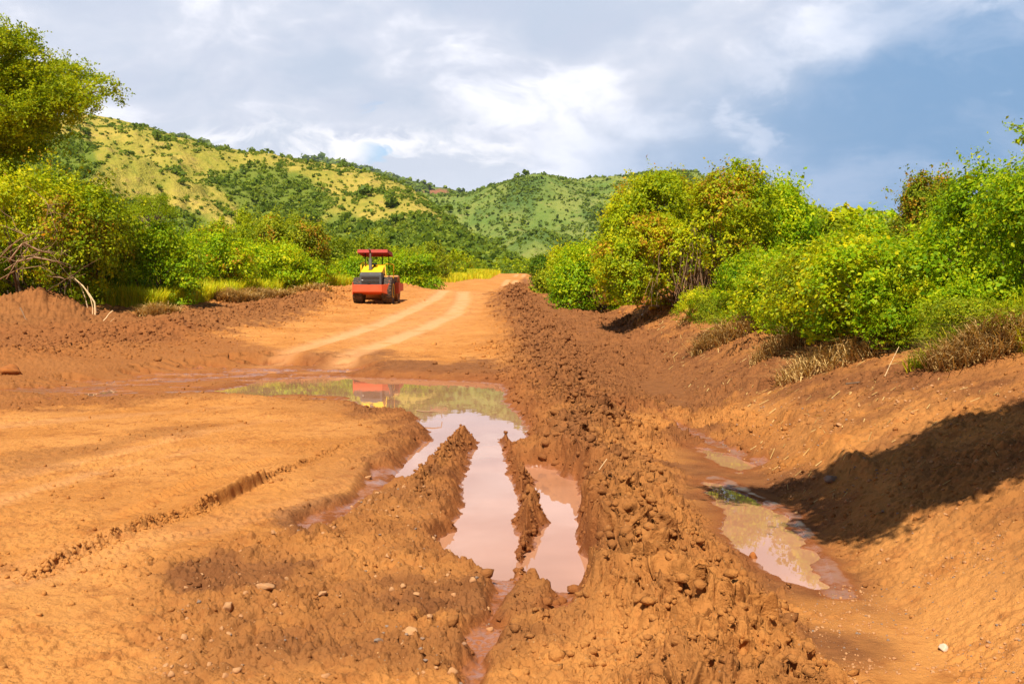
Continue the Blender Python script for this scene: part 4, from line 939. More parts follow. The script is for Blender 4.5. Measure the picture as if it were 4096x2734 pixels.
# herb layer on the left verge (y 50..130)
n = 46000; y = 52+r.uniform(0, 1, n)**1.5*90; s_ = r.uniform(0, 1, n)**1.3*10; x = xleft(y)-3.4-s_-1.5*fbm(y*0.15, y*0.0, 2, 4)
P = np.stack([x, y, gza(x, y)+r.uniform(0, 1, n)**0.8*(0.25+0.16*s_+0.5*np.abs(fbm(x*0.5, y*0.5, 2, 6)))], 1); N = unit(r.normal(size=(n, 3))+np.array([0, -0.4, 0.8]))
L = 0.15*r.uniform(0.5, 1.3, n)*(y/70)**0.6; o = link('undergrowth', leaf_mesh('undergrowth', leaves(P, N, L, L*0.6, r), np.clip(0.62+0.5*fbm(x*0.3, y*0.3, 3, 12)+r.uniform(-.25, .25, n), 0.02, .98), (YE,))); tag(o, 'bright green herbs and creepers covering the left verge', kind='stuff')
n = 46000; y = 44+r.uniform(0, 1, n)**1.5*75; x = xleft(y)-2.6-r.uniform(0, 1, n)**1.5*7-0.8*fbm(y*0.2, y*0, 2, 4)
grass_patch('verge_grass', x, y, r.uniform(0.3, 1.15, n), 0.03+0.0004*y, LF['grass'], 'yellow green grass along the left verge', 3, tone=(.35, .95))
n = 9000; y = 130+r.uniform(0, 1, n)*120; x = xleft(y)-1.2-r.uniform(0, 9, n)
grass_patch('far_verge_grass', x, y, r.uniform(0.5, 1.2, n), 0.10, LF['grass'], 'pale grass on the bank of the far road', 4, tone=(.4, .98))
# dry mown grass heaped along the foot of the left bushes
def heap(px_, py_, rw, n, H, seed, label, m='straw', name='dry_grass_heap', hgt=0.35):
    gx, gy = ground_hit(px_, py_); rng = RS(seed); a = rng.uniform(0, 6.28, n); q = np.sqrt(rng.uniform(0, 1, n)); x = gx+np.cos(a)*q*rw; y = gy+np.sin(a)*q*rw*0.6
    z0 = gz(gx, gy); zz = gza(x, y)+hgt*(1-q**2)*rng.uniform(0, 1, n); V = blades(rng, x, y, zz, H*rng.uniform(0.4, 1.2, n), 0.007+0.00060*gy, 1.3, 0.9 if m == 'grass' else 0.55)
    V = V-np.array([gx, gy, z0]); t = rng.uniform(0.1, 0.95, n); o = link(name, leaf_mesh(name, V, np.concatenate([t, t]), (LF[m],)), None, (gx, gy, z0)); tag(o, label, 'dry grass'); return o
heap(490, 688, 2.6, 4600, 0.9, 1, 'pale heap of dry grass at the foot of the creeper mounds')
heap(430, 676, 1.8, 2600, 0.8, 2, 'small straw heap just behind the pale dry grass heap')
heap(365, 735, 0.9, 900, 0.8, 3, 'dry grass tuft drooping over the left berm')
heap(590, 688, 2.0, 2400, 0.8, 4, 'thin scatter of dry grass right of the pale heap')
heap(1440, 674, 2.2, 2800, 0.8, 5, 'pile of dead brush and straw left of the shaded ground')
heap(1330, 682, 1.3, 900, 0.4, 6, 'straw scatter at the left end of the dead brush')
heap(1690, 775, 1.2, 2400, 0.7, 7, 'dry grass at the left foot of the broad low bush')
heap(2290, 815, 0.9, 2600, 0.55, 9, 'matted dry grass under the corner bush')
heap(2000, 806, 1.6, 2400, 0.5, 10, 'dry grass fringe below the yellow green bush')
heap(2200, 825, 0.5, 420, 0.35, 11, 'grass clump with green blades at the edge of the bare bank', m='grass', name='grass_clump')
heap(2120, 845, 0.25, 160, 0.3, 12, 'short green grass tuft standing alone on the bank', m='grass', name='grass_clump', hgt=0.05)
heap(1820, 802, 0.9, 1100, 0.5, 13, 'thin straw below the broad low bush')
heap(1590, 735, 0.5, 260, 0.4, 14, 'straw tuft below the vine tree trunk')
heap(2320, 800, 0.5, 420, 0.6, 15, 'tall green grass rising at the right edge', m='grass', name='grass_clump')
heap(700, 683, 1.6, 1500, 0.7, 16, 'dry grass at the verge just left of the roller')
heap(320, 700, 1.2, 1300, 0.7, 17, 'green grass fringe right of the peeled stalks', m='grass', name='grass_clump')
heap(1560, 700, 0.8, 900, 0.8, 18, 'dry grass round the foot of the vine tree')
n = 5200; px_ = r.uniform(1620, 2420, n); hit = np.array([ground_hit(1620+q*10, 742+q*10*0.085) for q in range(81)])
y = np.interp(px_, 1620+np.arange(81)*10, hit[:, 1])+r.uniform(-0.5, 1.6, n); x = (px_*S-CW)/FPX*y
grass_patch('bank_top_grass', x, y, r.uniform(0.12, 0.5, n), 0.012+0.0005*y, LF['grass'], 'ragged green and yellow grass along the top of the right bank', 6, lean=0.9, tone=(.3, .98))
# loose straw on the right bank
n = 750; y = 8+r.uniform(0, 1, n)**1.4*34; x = xditch(y)+0.4+r.uniform(0, 1, n)*(1.6+0.06*y); z = gza(x, y)+0.012
a = r.uniform(0, 3.14, n); ln = r.uniform(0.03, 0.16, n)*(y/12)**0.5; wd = 0.0015+0.0003*y; dx, dy = np.cos(a)*ln, np.sin(a)*ln; ux, uy = -np.sin(a)*wd, np.cos(a)*wd
z2 = gza(x+dx, y+dy)+0.012
V = np.stack([np.stack([x-ux, y-uy, z], 1), np.stack([x+ux, y+uy, z+.004], 1), np.stack([x+dx+ux, y+dy+uy, z2+.004], 1), np.stack([x+dx-ux, y+dy-uy, z2], 1)], 1).reshape(-1, 3)
o = link('loose_straw', leaf_mesh('loose_straw', V, r.uniform(0.1, .95, n), (LF['straw'],))); tag(o, 'straws scattered over the right bank', kind='stuff')
# ------------------------------------------------------------------ lumps, gravel, stones
import bmesh
def ico(sub):
    bm = bmesh.new(); bmesh.ops.create_icosphere(bm, subdivisions=sub, radius=1.0)
    V = np.array([v.co[:] for v in bm.verts]); F = np.array([[v.index for v in f.verts] for f in bm.faces]); bm.free(); return V, F
IV1, IF1 = ico(1); IV2, IF2 = ico(2); IV3, IF3 = ico(3)
def rough_rock(V, rng, amp=0.3, flat=0.75, fr=1.3):
    o = rng.uniform(0, 50, 3); k = 1+amp*1.4*fbm(V[:, 0]*fr+o[0]+V[:, 2]*0.7, V[:, 1]*fr+o[1]-V[:, 2]*0.9, 3, 7)+amp*0.7*fbm(V[:, 2]*3+o[2], V[:, 0]*3+V[:, 1]*2, 2, 8)
    V = V*k[:, None]; k = np.ones(len(V))
    for q in range(9):                       # broken faces
        nn = rng.normal(size=3); nn /= np.linalg.norm(nn); lim = rng.uniform(.45, .85); over = np.maximum(V@nn-lim, 0); V = V-over[:, None]*nn
    V = V+0.10*np.stack([fbm(V[:, 1]*5+o[0], V[:, 2]*5, 2, 3), fbm(V[:, 0]*5+o[1], V[:, 2]*5, 2, 4), fbm(V[:, 0]*5+o[2], V[:, 1]*5, 2, 5)], 1)
    return V*k[:, None]*np.array([1, rng.uniform(.7, 1), flat*rng.uniform(.8, 1.1)])
def lumps(name, x, y, s, rng, m, label, sub=1, sink=0.3, amp=0.45, attrs=None):
    BV, BF = (IV1, IF1) if sub == 1 else (IV2, IF2)
    pr = [rough_rock(BV, rng, amp) for _ in range(10)]; nv = len(BV)
    z = gza(x, y); n = len(x); rot = rng.uniform(0, 6.28, n); pk = rng.randint(0, 10, n); B = np.array(pr)[pk]
    c = np.cos(rot)[:, None]; q = np.sin(rot)[:, None]
    X_ = (B[..., 0]*c-B[..., 1]*q)*s[:, None]+x[:, None]; Y_ = (B[..., 0]*q+B[..., 1]*c)*s[:, None]+y[:, None]; Z_ = B[..., 2]*s[:, None]+z[:, None]+s[:, None]*(0.45-sink)
    V = np.stack([X_, Y_, Z_], -1).reshape(-1, 3); F = (BF[None]+(np.arange(n)*nv)[:, None, None]).reshape(-1, 3)
    me = raw_mesh(name, V, F, False, (m,))
    if attrs is not None:
        for k_, v_ in attrs.items(): fattr(me, k_, np.repeat(v_, nv))
    o = link(name, me); tag(o, label, kind='stuff'); return o
def soil_lumps(name, x, y, s, rng, label, sub=1, sink=0.3, amp=0.5):
    z, mud, wet, dust, rough = terrain(x, y, True)
    lumps(name, x, y, s, rng, SOIL, label, sub, sink, amp, dict(mud=mud, wet=wet*0.7, dust=dust*0, rough=rough, veg=rough*0))
rng = RS(400)
# broken clods heaped along the ridge
n = 13000; y = 3.4+30*rng.uniform(0, 1, n)**1.5; x = xridge(y)+rng.normal(size=n)*(0.38+0.022*y); s = (0.009+0.060*rng.uniform(0, 1, n)**4.0)*(0.7+y*0.045)
k = gza(x, y) > 0.05; soil_lumps('ridge_clods', x[k], y[k], s[k], rng, 'clods of red mud heaped along the ridge between road and ditch', 1, 0.35, 0.5)
n = 7000; y = 11+1.0*rng.uniform(0, 1, n)**1.3*40; x = xridge(y)+rng.uniform(0, 1, n)*(xditch(y)-xridge(y)+2.4); kk = (fbm(x*0.7, y*0.5, 3, 37)+0.2*rng.uniform(-1, 1, n) > -0.02) & (gza(x, y) > 0.03); s = 0.012+0.07*rng.uniform(0, 1, n)**4*(0.5+y/30)
soil_lumps('churned_soil', x[kk], y[kk], s[kk], rng, 'crumbs and clods of churned brown soil between the ridge and the right bank', 1, .45, .5)
n = 3000; y = 30+48*rng.uniform(0, 1, n); x = xridge(y)+rng.normal(size=n)*0.55; s = 0.04+0.13*rng.uniform(0, 1, n)**2.5
soil_lumps('far_ridge_clods', x, y, s, rng, 'clods of mud along the far part of the ridge', 1, .5, .5)
n = 9000; y = 28+36*rng.uniform(0, 1, n); x = xleft(y)+1.3+rng.normal(size=n)*1.9; s = 0.025+0.13*rng.uniform(0, 1, n)**3
soil_lumps('berm_clods', x, y, s, rng, 'clods of mud along the left berm', 1, .5, .5)
# crumbs on the flats
n = 15000; y = 3.6+22*rng.uniform(0, 1, n)**1.35; x = rng.uniform(-1, 1, n)*(0.56*y+0.5); d = fbm(x*0.9, y*0.6, 3, 411)+0.5*fbm(x*3, y*2, 2, 412)
zz, mud, wet, dust, rough = terrain(x, y, True)
k = (zz > 0.015) & (d+0.9*mud+0.6*rough+0.2*rng.uniform(-1, 1, n)-1.2*wet > 0.16); s = (0.007+0.024*rng.uniform(0, 1, n)**4)*(0.7+y*0.05)
soil_lumps('soil_crumbs', x[k], y[k], s[k], rng, 'crumbs of dried soil strewn over the roadway', 1, 0.25)
n = 2600; P_ = np.array(RUT_A); t = rng.uniform(0, 1, n)*(len(P_)-1.001); i = t.astype(int); f = (t-i)[:, None]; q = P_[i]*(1-f)+P_[i+1]*f+rng.normal(size=(n, 2))*np.array([0.05, 0.05]); w_ = (t/(len(P_)-1) < .52) | (t/(len(P_)-1) > .68)
q = q[w_]; soil_lumps('rut_lip_crumbs', q[:, 0], q[:, 1], 0.005+0.026*rng.uniform(0, 1, len(q))**4, rng, 'crumbs pushed up along the edge of the tyre rut', 1, .4, .5)
for P_, k_ in ((DIV1, 'clods along the narrow strip between the two near ruts'), (DIV2, 'clods along the strip left of the middle rut')):
    n = 1100; A_ = np.array(P_); t = rng.uniform(0, 1, n)*(len(A_)-1.001); i = t.astype(int); f = (t-i)[:, None]; q = A_[i]*(1-f)+A_[i+1]*f+rng.normal(size=(n, 2))*0.085; kk = gza(q[:, 0], q[:, 1]) > 0.02
    soil_lumps('rut_strip_clods', q[kk, 0], q[kk, 1], 0.007+0.036*rng.uniform(0, 1, kk.sum())**3.5, rng, k_, 1, .4, .5)
# gravel
def gravel(name, n, P, smin, smax, m, label, seed, soft=0.3):
    rng = RS(seed); A = np.array(P); x = rng.uniform(A[:, 0].min(), A[:, 0].max(), n); y = rng.uniform(A[:, 1].min(), A[:, 1].max(), n)
    k = (poly_sd(x, y, P)+soft*fbm(x*2, y*2, 2, 3) < 0); x, y = x[k], y[k]; k = (gza(x, y) > 0.01) & (rng.uniform(0, 1, len(x)) < sstep(0.45+1.6*fbm(x*2.3, y*2.3, 3, seed))); x, y = x[k], y[k]
    s = smin+(smax-smin)*rng.uniform(0, 1, len(x))**5; lumps(name, x, y, s, rng, m, label, 2, 0.25, 0.3)
GR1 = ZP((430, 1350), (620, 1260), (800, 1180), (960, 1130), (1030, 1150), (990, 1240), (1100, 1340), (1130, 1640), (330, 1640))
gravel('pebbles', 2600, GR1, 0.005, 0.030, STONE, 'pale pebbles pressed into the wet mud beside the ruts', 5)
gravel('grey_pebbles', 350, GR1, 0.005, 0.022, GREYSTONE, 'grey pebbles in the wet mud beside the ruts', 6)
GR2 = GP((1850, 1420), (2000, 1320), (2349, 1200), (2349, 1640), (1800, 1640))
gravel('bank_gravel', 5200, GR2, 0.003, 0.016, STONE, 'fine gravel washed down the right bank', 7); gravel('grey_bank_gravel', 1500, GR2, 0.003, 0.013, GREYSTONE, 'grey gravel washed down the right bank', 8)
GR3 = GP((1620, 1000), (1750, 900), (2349, 880), (2349, 1200), (2000, 1290), (1850, 1180))
gravel('bank_pebbles', 2400, GR3, 0.006, 0.028, STONE, 'small pebbles on the right bank', 9)
gravel('grey_bank_pebbles', 900, GR3, 0.006, 0.026, GREYSTONE, 'small grey pebbles on the right bank', 10)
def stone(px_, py_, wpx, label, m=STONE, seed=0, flat=0.55, name='stone', cat='stone', amp=0.22):
    gx, gy = ground_hit(px_, py_); rg = RS(seed+900); s = wid(wpx, gy)/2; V = rough_rock(IV3, rg, amp, flat)*s
    F = IF3; o = link(name, raw_mesh(name, V, F, True, (m,)), None, (gx, gy, gz(gx, gy)+s*flat*0.3)); o.rotation_euler = (0, 0, rg.uniform(0, 3)); tag(o, label, cat)
stone(610, 1366, 46, 'pale flat stone, broadest in the gravel left of the wheel ruts', seed=1)
stone(525, 1395, 34, 'rounded pale stone just left of the broadest flat one', seed=2, flat=.8)
stone(938, 1473, 40, 'pale oblong stone near the bottom edge, left of the wet rut end', seed=3)
stone(868, 1478, 30, 'dark grey stone beside the pale oblong stone', GREYSTONE, seed=4)
stone(845, 1083+0, 24, 'small pale stone on the mud left of the wheel ridge', seed=5)
stone(985, 1440, 20, 'small pale stone above the oblong one', seed=6)
stone(740, 1375, 24, 'pale stone right of the broadest flat one', seed=7)
stone(1288, 1375, 18, 'single pale stone at the near end of the right rut puddle', seed=8, flat=.9)
stone(1925, 985, 20, 'pale stone on the sunlit part of the bank', seed=9)
stone(1907, 1085+22, 40, 'grey flat stone at the upper rim of the tree shadow', GREYSTONE, seed=10)
stone(2165, 1492, 26, 'whitish stone in the gravel near the bottom right corner', plain('white_stone', (0.60, 0.45, 0.32), 0.8), seed=11, flat=.8)
stone(1478, 705, 60, 'boulder lying in the shade under the vine tree', MUDC, seed=12, flat=.9, name='boulder', cat='boulder', amp=.3)
stone(25, 862, 62, 'big wet lump of mud at the left edge beside the water streaks', MUDC, seed=14, flat=.6, name='mud_lump', cat='mud lump', amp=.4)
stone(1042, 893, 24, 'small dark mud lump standing in the far puddle', MUDC, seed=15, flat=.5, name='mud_lump', cat='mud lump', amp=.5)
stone(1278, 1138, 56, 'low mud islet in the right rut puddle', MUDC, seed=16, flat=.3, name='mud_lump', cat='mud lump', amp=.5)
stone(1725, 1298, 28, 'upright lump of mud on the left shore of the ditch puddle', MUDC, seed=17, flat=1.2, name='mud_lump', cat='mud lump', amp=.35)

# dirt mounds beside the far road
# ------------------------------------------------------------------ sticks, stalks and litter
def stick(name, pts, r0, r1, m, label, cat, k=6, extra=()):
    T = Tubes(); b = np.array(pts[0], float); T.add(np.array(pts)-b, np.linspace(r0, r1, len(pts)), k)
    for ex in extra: T.add(np.array(ex[0])-b, np.linspace(ex[1], ex[2], len(ex[0])), k)
    o = T.build(name, m, None, tuple(b)); tag(o, label, cat); return o
def curve_at(Yd, *pp, dy=0.0): return [tuple(at(a, c, Yd+dy*i)) for i, (a, c) in enumerate(pp)]
gx, gy = ground_hit(217, 731)
stick('peeled_stalk', curve_at(gy, (217, 733), (219, 715), (217, 693), (206, 676), (190, 655), (175, 642), (167, 634)), .045, .015, PALEWOOD, 'tall bent peeled stalk, split in strands, leaning over the spoil heap', 'stalk',
      extra=[(curve_at(gy-.05, (212, 728), (213, 706), (208, 684), (196, 664), (182, 648)), .025, .01), (curve_at(gy+.05, (222, 712), (216, 690), (200, 672), (188, 652)), .02, .008), (curve_at(gy, (202, 672), (201, 656)), .012, .006)])
stick('peeled_stalk', curve_at(gy+.6, (202, 709), (198, 692), (193, 675), (187, 660), (178, 645)), .022, .012, PALEWOOD, 'thin straight peeled stalk just left of the split one', 'stalk')
gx, gy = ground_hit(234, 744)
stick('dead_branch', curve_at(gy, (233, 746), (236, 737), (244, 729), (250, 720), (259, 712)), .03, .02, PALEWOOD, 'short forked pale branch stuck in the ground right of the stalks', 'branch', extra=[(curve_at(gy, (240, 746), (252, 739), (263, 729)), .012, .006)])
gx, gy = ground_hit(62, 740)
stick('dead_branch', curve_at(gy, (46, 705), (52, 716), (58, 731), (68, 738), (66, 747)), .03, .01, DRYWOOD, 'thin dead branch lying on the bare ground below the spoil heap', 'branch')
gx, gy = ground_hit(1000, 946)
stick('twig', curve_at(gy, (955, 941), (975, 944), (995, 943), (1012, 945), (1014, 958)), .014, .008, DRYWOOD, 'wet twig bridging a mud spit in the far puddle', 'twig')
gx, gy = ground_hit(1330, 1120)
stick('straw_stalk', curve_at(gy, (1358, 1125), (1372, 1080), (1392, 1052)), .006, .004, PALEWOOD, 'single straight straw stuck upright in the clod ridge', 'straw')
gx, gy = ground_hit(2020, 870)
stick('straw_stalk', curve_at(gy, (2020, 885), (2040, 840), (2062, 795)), .007, .004, PALEWOOD, 'tall arching straw on the right bank', 'straw')
gx, gy = ground_hit(1970, 880)
stick('dead_branch', curve_at(gy, (1940, 880), (1975, 876), (2005, 885)), .012, .006, BARK, 'dark twig lying across the right bank', 'branch')
# bare branches over the thorn bush
def bare():
    e = Tubes(); Yd = 40.2; rg = RS(3); b = np.array(base_at(20, Yd))
    for pp in (((15, 640), (38, 600), (70, 560), (98, 520), (108, 492), (110, 470)), ((10, 620), (60, 588), (110, 575), (130, 560)), ((20, 600), (50, 560), (90, 545), (120, 548)), ((0, 590), (30, 560), (60, 540), (100, 532)), ((40, 600), (80, 590), (130, 600), (160, 615)), ((60, 560), (90, 575), (140, 585)), ((0, 640), (40, 618), (90, 610), (150, 640))):
        P = [np.array(at(a, c, Yd-rg.uniform(0, 1.4)))-b for a, c in pp]; e.add(P, np.linspace(.045, .01, len(P))*rg.uniform(.5, 1.1), 5)
        for j in range(10):
            s0 = P[rg.randint(1, len(P))]; e.add(wander(rg, s0, s0+rg.normal(size=3)*np.array([.7, .4, .6]), 5, .2), np.linspace(.014, .005, 5), 3)
    o = e.build('bare_branches', DRYWOOD, None, tuple(b)); tag(o, 'tangle of bare grey branches hanging over the front of the thorn bush', 'branches')
bare()
def brush_pile(px_, py_, Yo, w_, n, label, seed):
    rg = RS(seed); gx, gy = ground_hit(px_, py_); b = np.array((gx, gy, gz(gx, gy))); T = Tubes()
    for i in range(n):
        a = rg.uniform(-1, 1)*w_; c = rg.uniform(-.5, .5); L = rg.uniform(.5, 1.5); th = rg.normal()*0.5; z0 = rg.uniform(0, .55)*(1-abs(a)/w_*.7)
        T.add(wander(rg, (a, c, z0), (a+L*math.cos(th), c+L*math.sin(th)*.5, max(0.02, z0+rg.normal()*.25)), 6, .16), np.linspace(.016, .006, 6)*rg.uniform(.6, 1.6), 4)
    o = T.build('brush_pile', DRYWOOD, None, tuple(b)); tag(o, label, 'brush pile')
brush_pile(1440, 675, 0, 2.0, 170, 'heap of dead brown brush left of the vine tree trunk', 71)
brush_pile(1350, 682, 0, 1.2, 60, 'low trail of dead twigs at the left end of the brush heap', 72)
# litter
M_YEL = plain('yellow_plastic', (0.85, 0.45, 0.01), 0.35, grime=.2); M_BLUE = plain('blue_plastic', (0.08, 0.14, 0.7), 0.4, grime=.1); M_WHT = plain('white_plastic', (0.8, 0.8, 0.8), 0.4, grime=.15)
def jug():
    gx, gy = ground_hit(1499, 722); e = empty('plastic_bottle', (gx, gy, gz(gx, gy)+0.07), 0.3)
    V, F = tube([(-.20, 0, .0), (-.19, 0, .0), (-.1, 0, 0), (.08, 0, 0), (.13, 0, 0), (.16, 0, 0)], [.01, .075, .085, .085, .06, .035], 12); link('body', raw_mesh('body', V, F, True, (M_YEL,)), e)
    V, F = tube([(.155, 0, 0), (.16, 0, 0), (.20, 0, 0), (.205, 0, 0)], [.01, .04, .04, .01], 10); link('cap', raw_mesh('cap', V, F, False, (M_YEL,)), e); tag(e, 'crumpled yellow plastic bottle lying at the edge of the vine tree shade', 'bottle')
jug()
gx, gy = ground_hit(1372, 711); stick('plastic_strap', curve_at(gy-.02, (1369, 707.5), (1374, 710.5), (1380, 712), (1385, 714)), .016, .010, M_BLUE, 'scrap of blue plastic strap left of the shaded ground', 'strap')
stone(1473, 728, 6, 'white scrap of plastic in front of the shaded ground', M_WHT, seed=20, flat=.5, name='plastic_scrap', cat='litter')

# ------------------------------------------------------------------ the road roller
PAINT_Y = plain('yellow_paint', (0.86, 0.50, 0.012), 0.38, grime=.12, scale=3); PAINT_R = plain('red_orange_paint', (0.66, 0.095, 0.030), 0.5, grime=.5, scale=3.5)
CANV = plain('red_canopy', (0.42, 0.05, 0.04), 0.65, grime=.4, scale=3); DGREY = plain('dark_grey_metal', (0.075, 0.078, 0.082), 0.5, grime=.12, gc=(.2, .12, .06), scale=4)
BLACK = plain('black_void', (0.006, 0.006, 0.006), 0.8, grime=0); RUBBER = plain('dusty_rubber', (0.055, 0.045, 0.038), 0.85, grime=.75, gc=(.26, .13, .06), scale=7)
STEEL = plain('worn_steel', (0.10, 0.085, 0.075), 0.55, .3, grime=.5, gc=(.2, .1, .05), scale=6); DRUM = plain('muddy_drum', (0.50, 0.22, 0.075), 0.75, grime=.6, gc=(.36, .15, .05), scale=3)
STRIPE = plain('white_label', (0.8, 0.8, 0.76), 0.5, grime=.1)
class BM:
    def __init__(s): s.b = bmesh.new()
    def hexa(s, v8, bev=0.0):
        """8 corners: bottom 4 ccw, top 4 ccw"""
        vs = [s.b.verts.new(v) for v in v8]; fs = []
        for f in ((3, 2, 1, 0), (4, 5, 6, 7), (0, 1, 5, 4), (1, 2, 6, 5), (2, 3, 7, 6), (3, 0, 4, 7)): fs.append(s.b.faces.new([vs[i] for i in f]))
        if bev: bmesh.ops.bevel(s.b, geom=list({e for f in fs for e in f.edges}), offset=bev, segments=2, affect='EDGES', profile=.6)
        return s
    def box(s, x0, x1, y0, y1, z0, z1, bev=0.0): return s.hexa([(x0, y0, z0), (x1, y0, z0), (x1, y1, z0), (x0, y1, z0), (x0, y0, z1), (x1, y0, z1), (x1, y1, z1), (x0, y1, z1)], bev)
    def lathe(s, prof, n=32, axis='x', c=(0, 0, 0)):
        """prof: (offset along axis, radius)"""
        rings = []
        for o, r_ in prof:
            ring = []
            for i in range(n):
                t = 2*math.pi*i/n; a, d = math.cos(t)*r_, math.sin(t)*r_
                p = (c[0]+o, c[1]+a, c[2]+d) if axis == 'x' else (c[0]+a, c[1]+d, c[2]+o)
                ring.append(s.b.verts.new(p))
            rings.append(ring)
        for q in range(len(rings)-1):
            for i in range(n): s.b.faces.new((rings[q][i], rings[q][(i+1) % n], rings[q+1][(i+1) % n], rings[q+1][i]))
        s.b.faces.new(rings[0]); s.b.faces.new(list(reversed(rings[-1]))); return s
    def tube(s, pts, r_, k=8):
        V, F = tube(pts, [r_]*len(pts) if not hasattr(r_, '__len__') else r_, k); vs = [s.b.verts.new(v) for v in V]
        for f in F: s.b.faces.new([vs[i] for i in f])
        s.b.faces.new(vs[:k]); s.b.faces.new(vs[-k:][::-1]); return s
    def done(s, name, m, parent, smooth=False, loc=None):
        bmesh.ops.recalc_face_normals(s.b, faces=s.b.faces); me = bpy.data.meshes.new(name); s.b.to_mesh(me); s.b.free(); me.materials.append(m)
        if smooth:
            for p in me.polygons: p.use_smooth = True
        return link(name, me, parent, loc)
def roller():
    """local frame: origin on the ground under the rear axle, +y forward, +x right"""
    gx, gy = base_at(858, 54.3)[:2]
    tz = zr(gy); pitch = math.atan((zr(gy+2)-zr(gy-1))/3)
    e = empty('road_roller', (gx, gy, float(tz)-0.015), math.radians(-1.5)); e.rotation_euler = (pitch*0.8, 0, math.radians(-1.5))
    # rear counterweight / bumper, slanted underside and side cheeks rising to fins
    b = BM(); b.hexa([(-.96, -1.02, .70), (.60, -1.02, .70), (.60, -.30, .52), (-.96, -.30, .52), (-.96, -1.02, 1.08), (.60, -1.02, 1.08), (.60, -.30, 1.08), (-.96, -.30, 1.08)], .015)
    b.hexa([(.604, -1.02, .70), (.94, -.62, .52), (.94, -.30, .52), (.604, -.30, .52), (.604, -1.02, 1.08), (.94, -.62, 1.10), (.94, -.30, 1.10), (.604, -.30, 1.08)], .012)
    b.hexa([(.88, -.64, 1.102), (.95, -.60, 1.102), (.95, -.36, 1.102), (.88, -.36, 1.102), (.90, -.50, 1.26), (.95, -.48, 1.28), (.95, -.40, 1.28), (.90, -.40, 1.26)], .008)
    b.hexa([(-1.0, -.98, .56), (-.963, -1.0, .56), (-.963, -.5, .56), (-1.0, -.5, .56), (-1.0, -.92, 1.20), (-.963, -.94, 1.24), (-.963, -.7, 1.12), (-1.0, -.7, 1.12)])
    b.done('bumper', PAINT_R, e)
    b = BM(); b.box(-.42, .42, -.28, 1.35, .55, .95, .02); b.box(-.58, .58, -.3, .3, .62, .82, .02); b.done('chassis', DGREY, e)
    # engine cover: dark rear box with grilles, yellow sloping hood
    x0, x1 = -.60, .57
    c = BM(); c.hexa([(x0, -.92, 1.083), (x1, -.92, 1.083), (x1, .05, 1.083), (x0, .05, 1.083), (x0, -.92, 1.62), (x1, -.92, 1.62), (x1, .05, 1.74), (x0, .05, 1.74)], .02)
    c.hexa([(x0+.02, -.90, 1.622), (x1-.02, -.90, 1.622), (x1-.02, -.60, 1.66), (x0+.02, -.60, 1.66), (x0+.04, -.80, 1.72), (x1-.04, -.80, 1.72), (x1-.04, -.60, 1.74), (x0+.04, -.60, 1.74)], .01)
    cov = c.done('engine_cover', DGREY, e)
    for zq in (1.16, 1.37):
        g = BM(); g.box(x0+.10, x1-.12, -.932, -.924, zq, zq+.135)
        gr = g.done('grille', BLACK, cov)
    g = BM()
    for zq in (1.16, 1.37):
        for i in range(25): xx = x0+.10+(x1-x0-.22)*i/24; g.box(xx-.004, xx+.004, -.940, -.933, zq, zq+.135)
        for i in range(6): g.box(x0+.10, x1-.12, -.946, -.941, zq+.135*i/5-.004, zq+.135*i/5+.004)
    for a in (x0+.12, .02):
        for i in range(14): g.hexa([(a+i*.03, -.885, 1.64), (a+.012+i*.03, -.885, 1.64), (a+.012+i*.03, -.815, 1.705), (a+i*.03, -.815, 1.705), (a+i*.03, -.892, 1.648), (a+.012+i*.03, -.892, 1.648), (a+.012+i*.03, -.822, 1.713), (a+i*.03, -.822, 1.713)])
    g.done('grille_mesh', STEEL, cov)
    g = BM(); g.box(-.18, -.02, -.965, -.925, 1.10, 1.125, .005); g.done('handle', BLACK, cov); g = BM(); g.box(x0+.105, x0+.19, -.928, -.9235, 1.31, 1.352); g.done('label_plate', STRIPE, cov)
    h = BM(); h.hexa([(x0+.03, -.66, 1.742), (x1-.02, -.66, 1.742), (x1+.05, .62, 1.52), (x0-.02, .62, 1.52), (x0+.04, -.64, 1.755), (x1-.03, -.64, 1.755), (x1+.0, .42, 2.16), (x0+.06, .42, 2.16)], .02)
    hood = h.done('hood', PAINT_Y, e)
    # exhaust and air intake
    x_ = BM(); x_.lathe([(0, .13), (.03, .13), (.032, .09), (.60, .09), (.62, .06), (.64, .045), (.90, .045)], 18, 'z', (-.11, -.30, 1.86)); x_.tube([(-.11, -.30, 2.74), (-.115, -.31, 2.84), (-.13, -.36, 2.93), (-.15, -.42, 2.97)], [.045, .048, .05, .05], 12)
    x_.done('exhaust_pipe', STEEL, e, True)
    x_ = BM(); x_.lathe([(0, .06), (.10, .06), (.101, .14), (.16, .15), (.20, .10)], 18, 'z', (.06, .06, 2.02)); x_.done('air_intake', BLACK, e, True)
    # operator platform, seat, steering column
    p = BM(); p.box(-.74, .74, .65, 1.45, 1.05, 1.13, .01); p.box(-.80, -.55, .55, 1.2, 1.13, 1.5, .02); p.done('platform', DGREY, e)
    p = BM(); p.box(-.24, .24, .70, 1.12, 1.40, 1.52, .03); p.box(-.24, .24, .66, .76, 1.52, 1.92, .03); p.done('seat', BLACK, e)
    p = BM(); p.tube([(0, 1.4, 1.13), (0, 1.32, 1.85)], .035); ring = [(.19*math.cos(t*math.pi/8), 1.30+.06*math.sin(t*math.pi/8), 1.87+.17*math.sin(t*math.pi/8)*.4) for t in range(17)]; p.tube(ring, .016, 6); p.done('steering_wheel', BLACK, e)
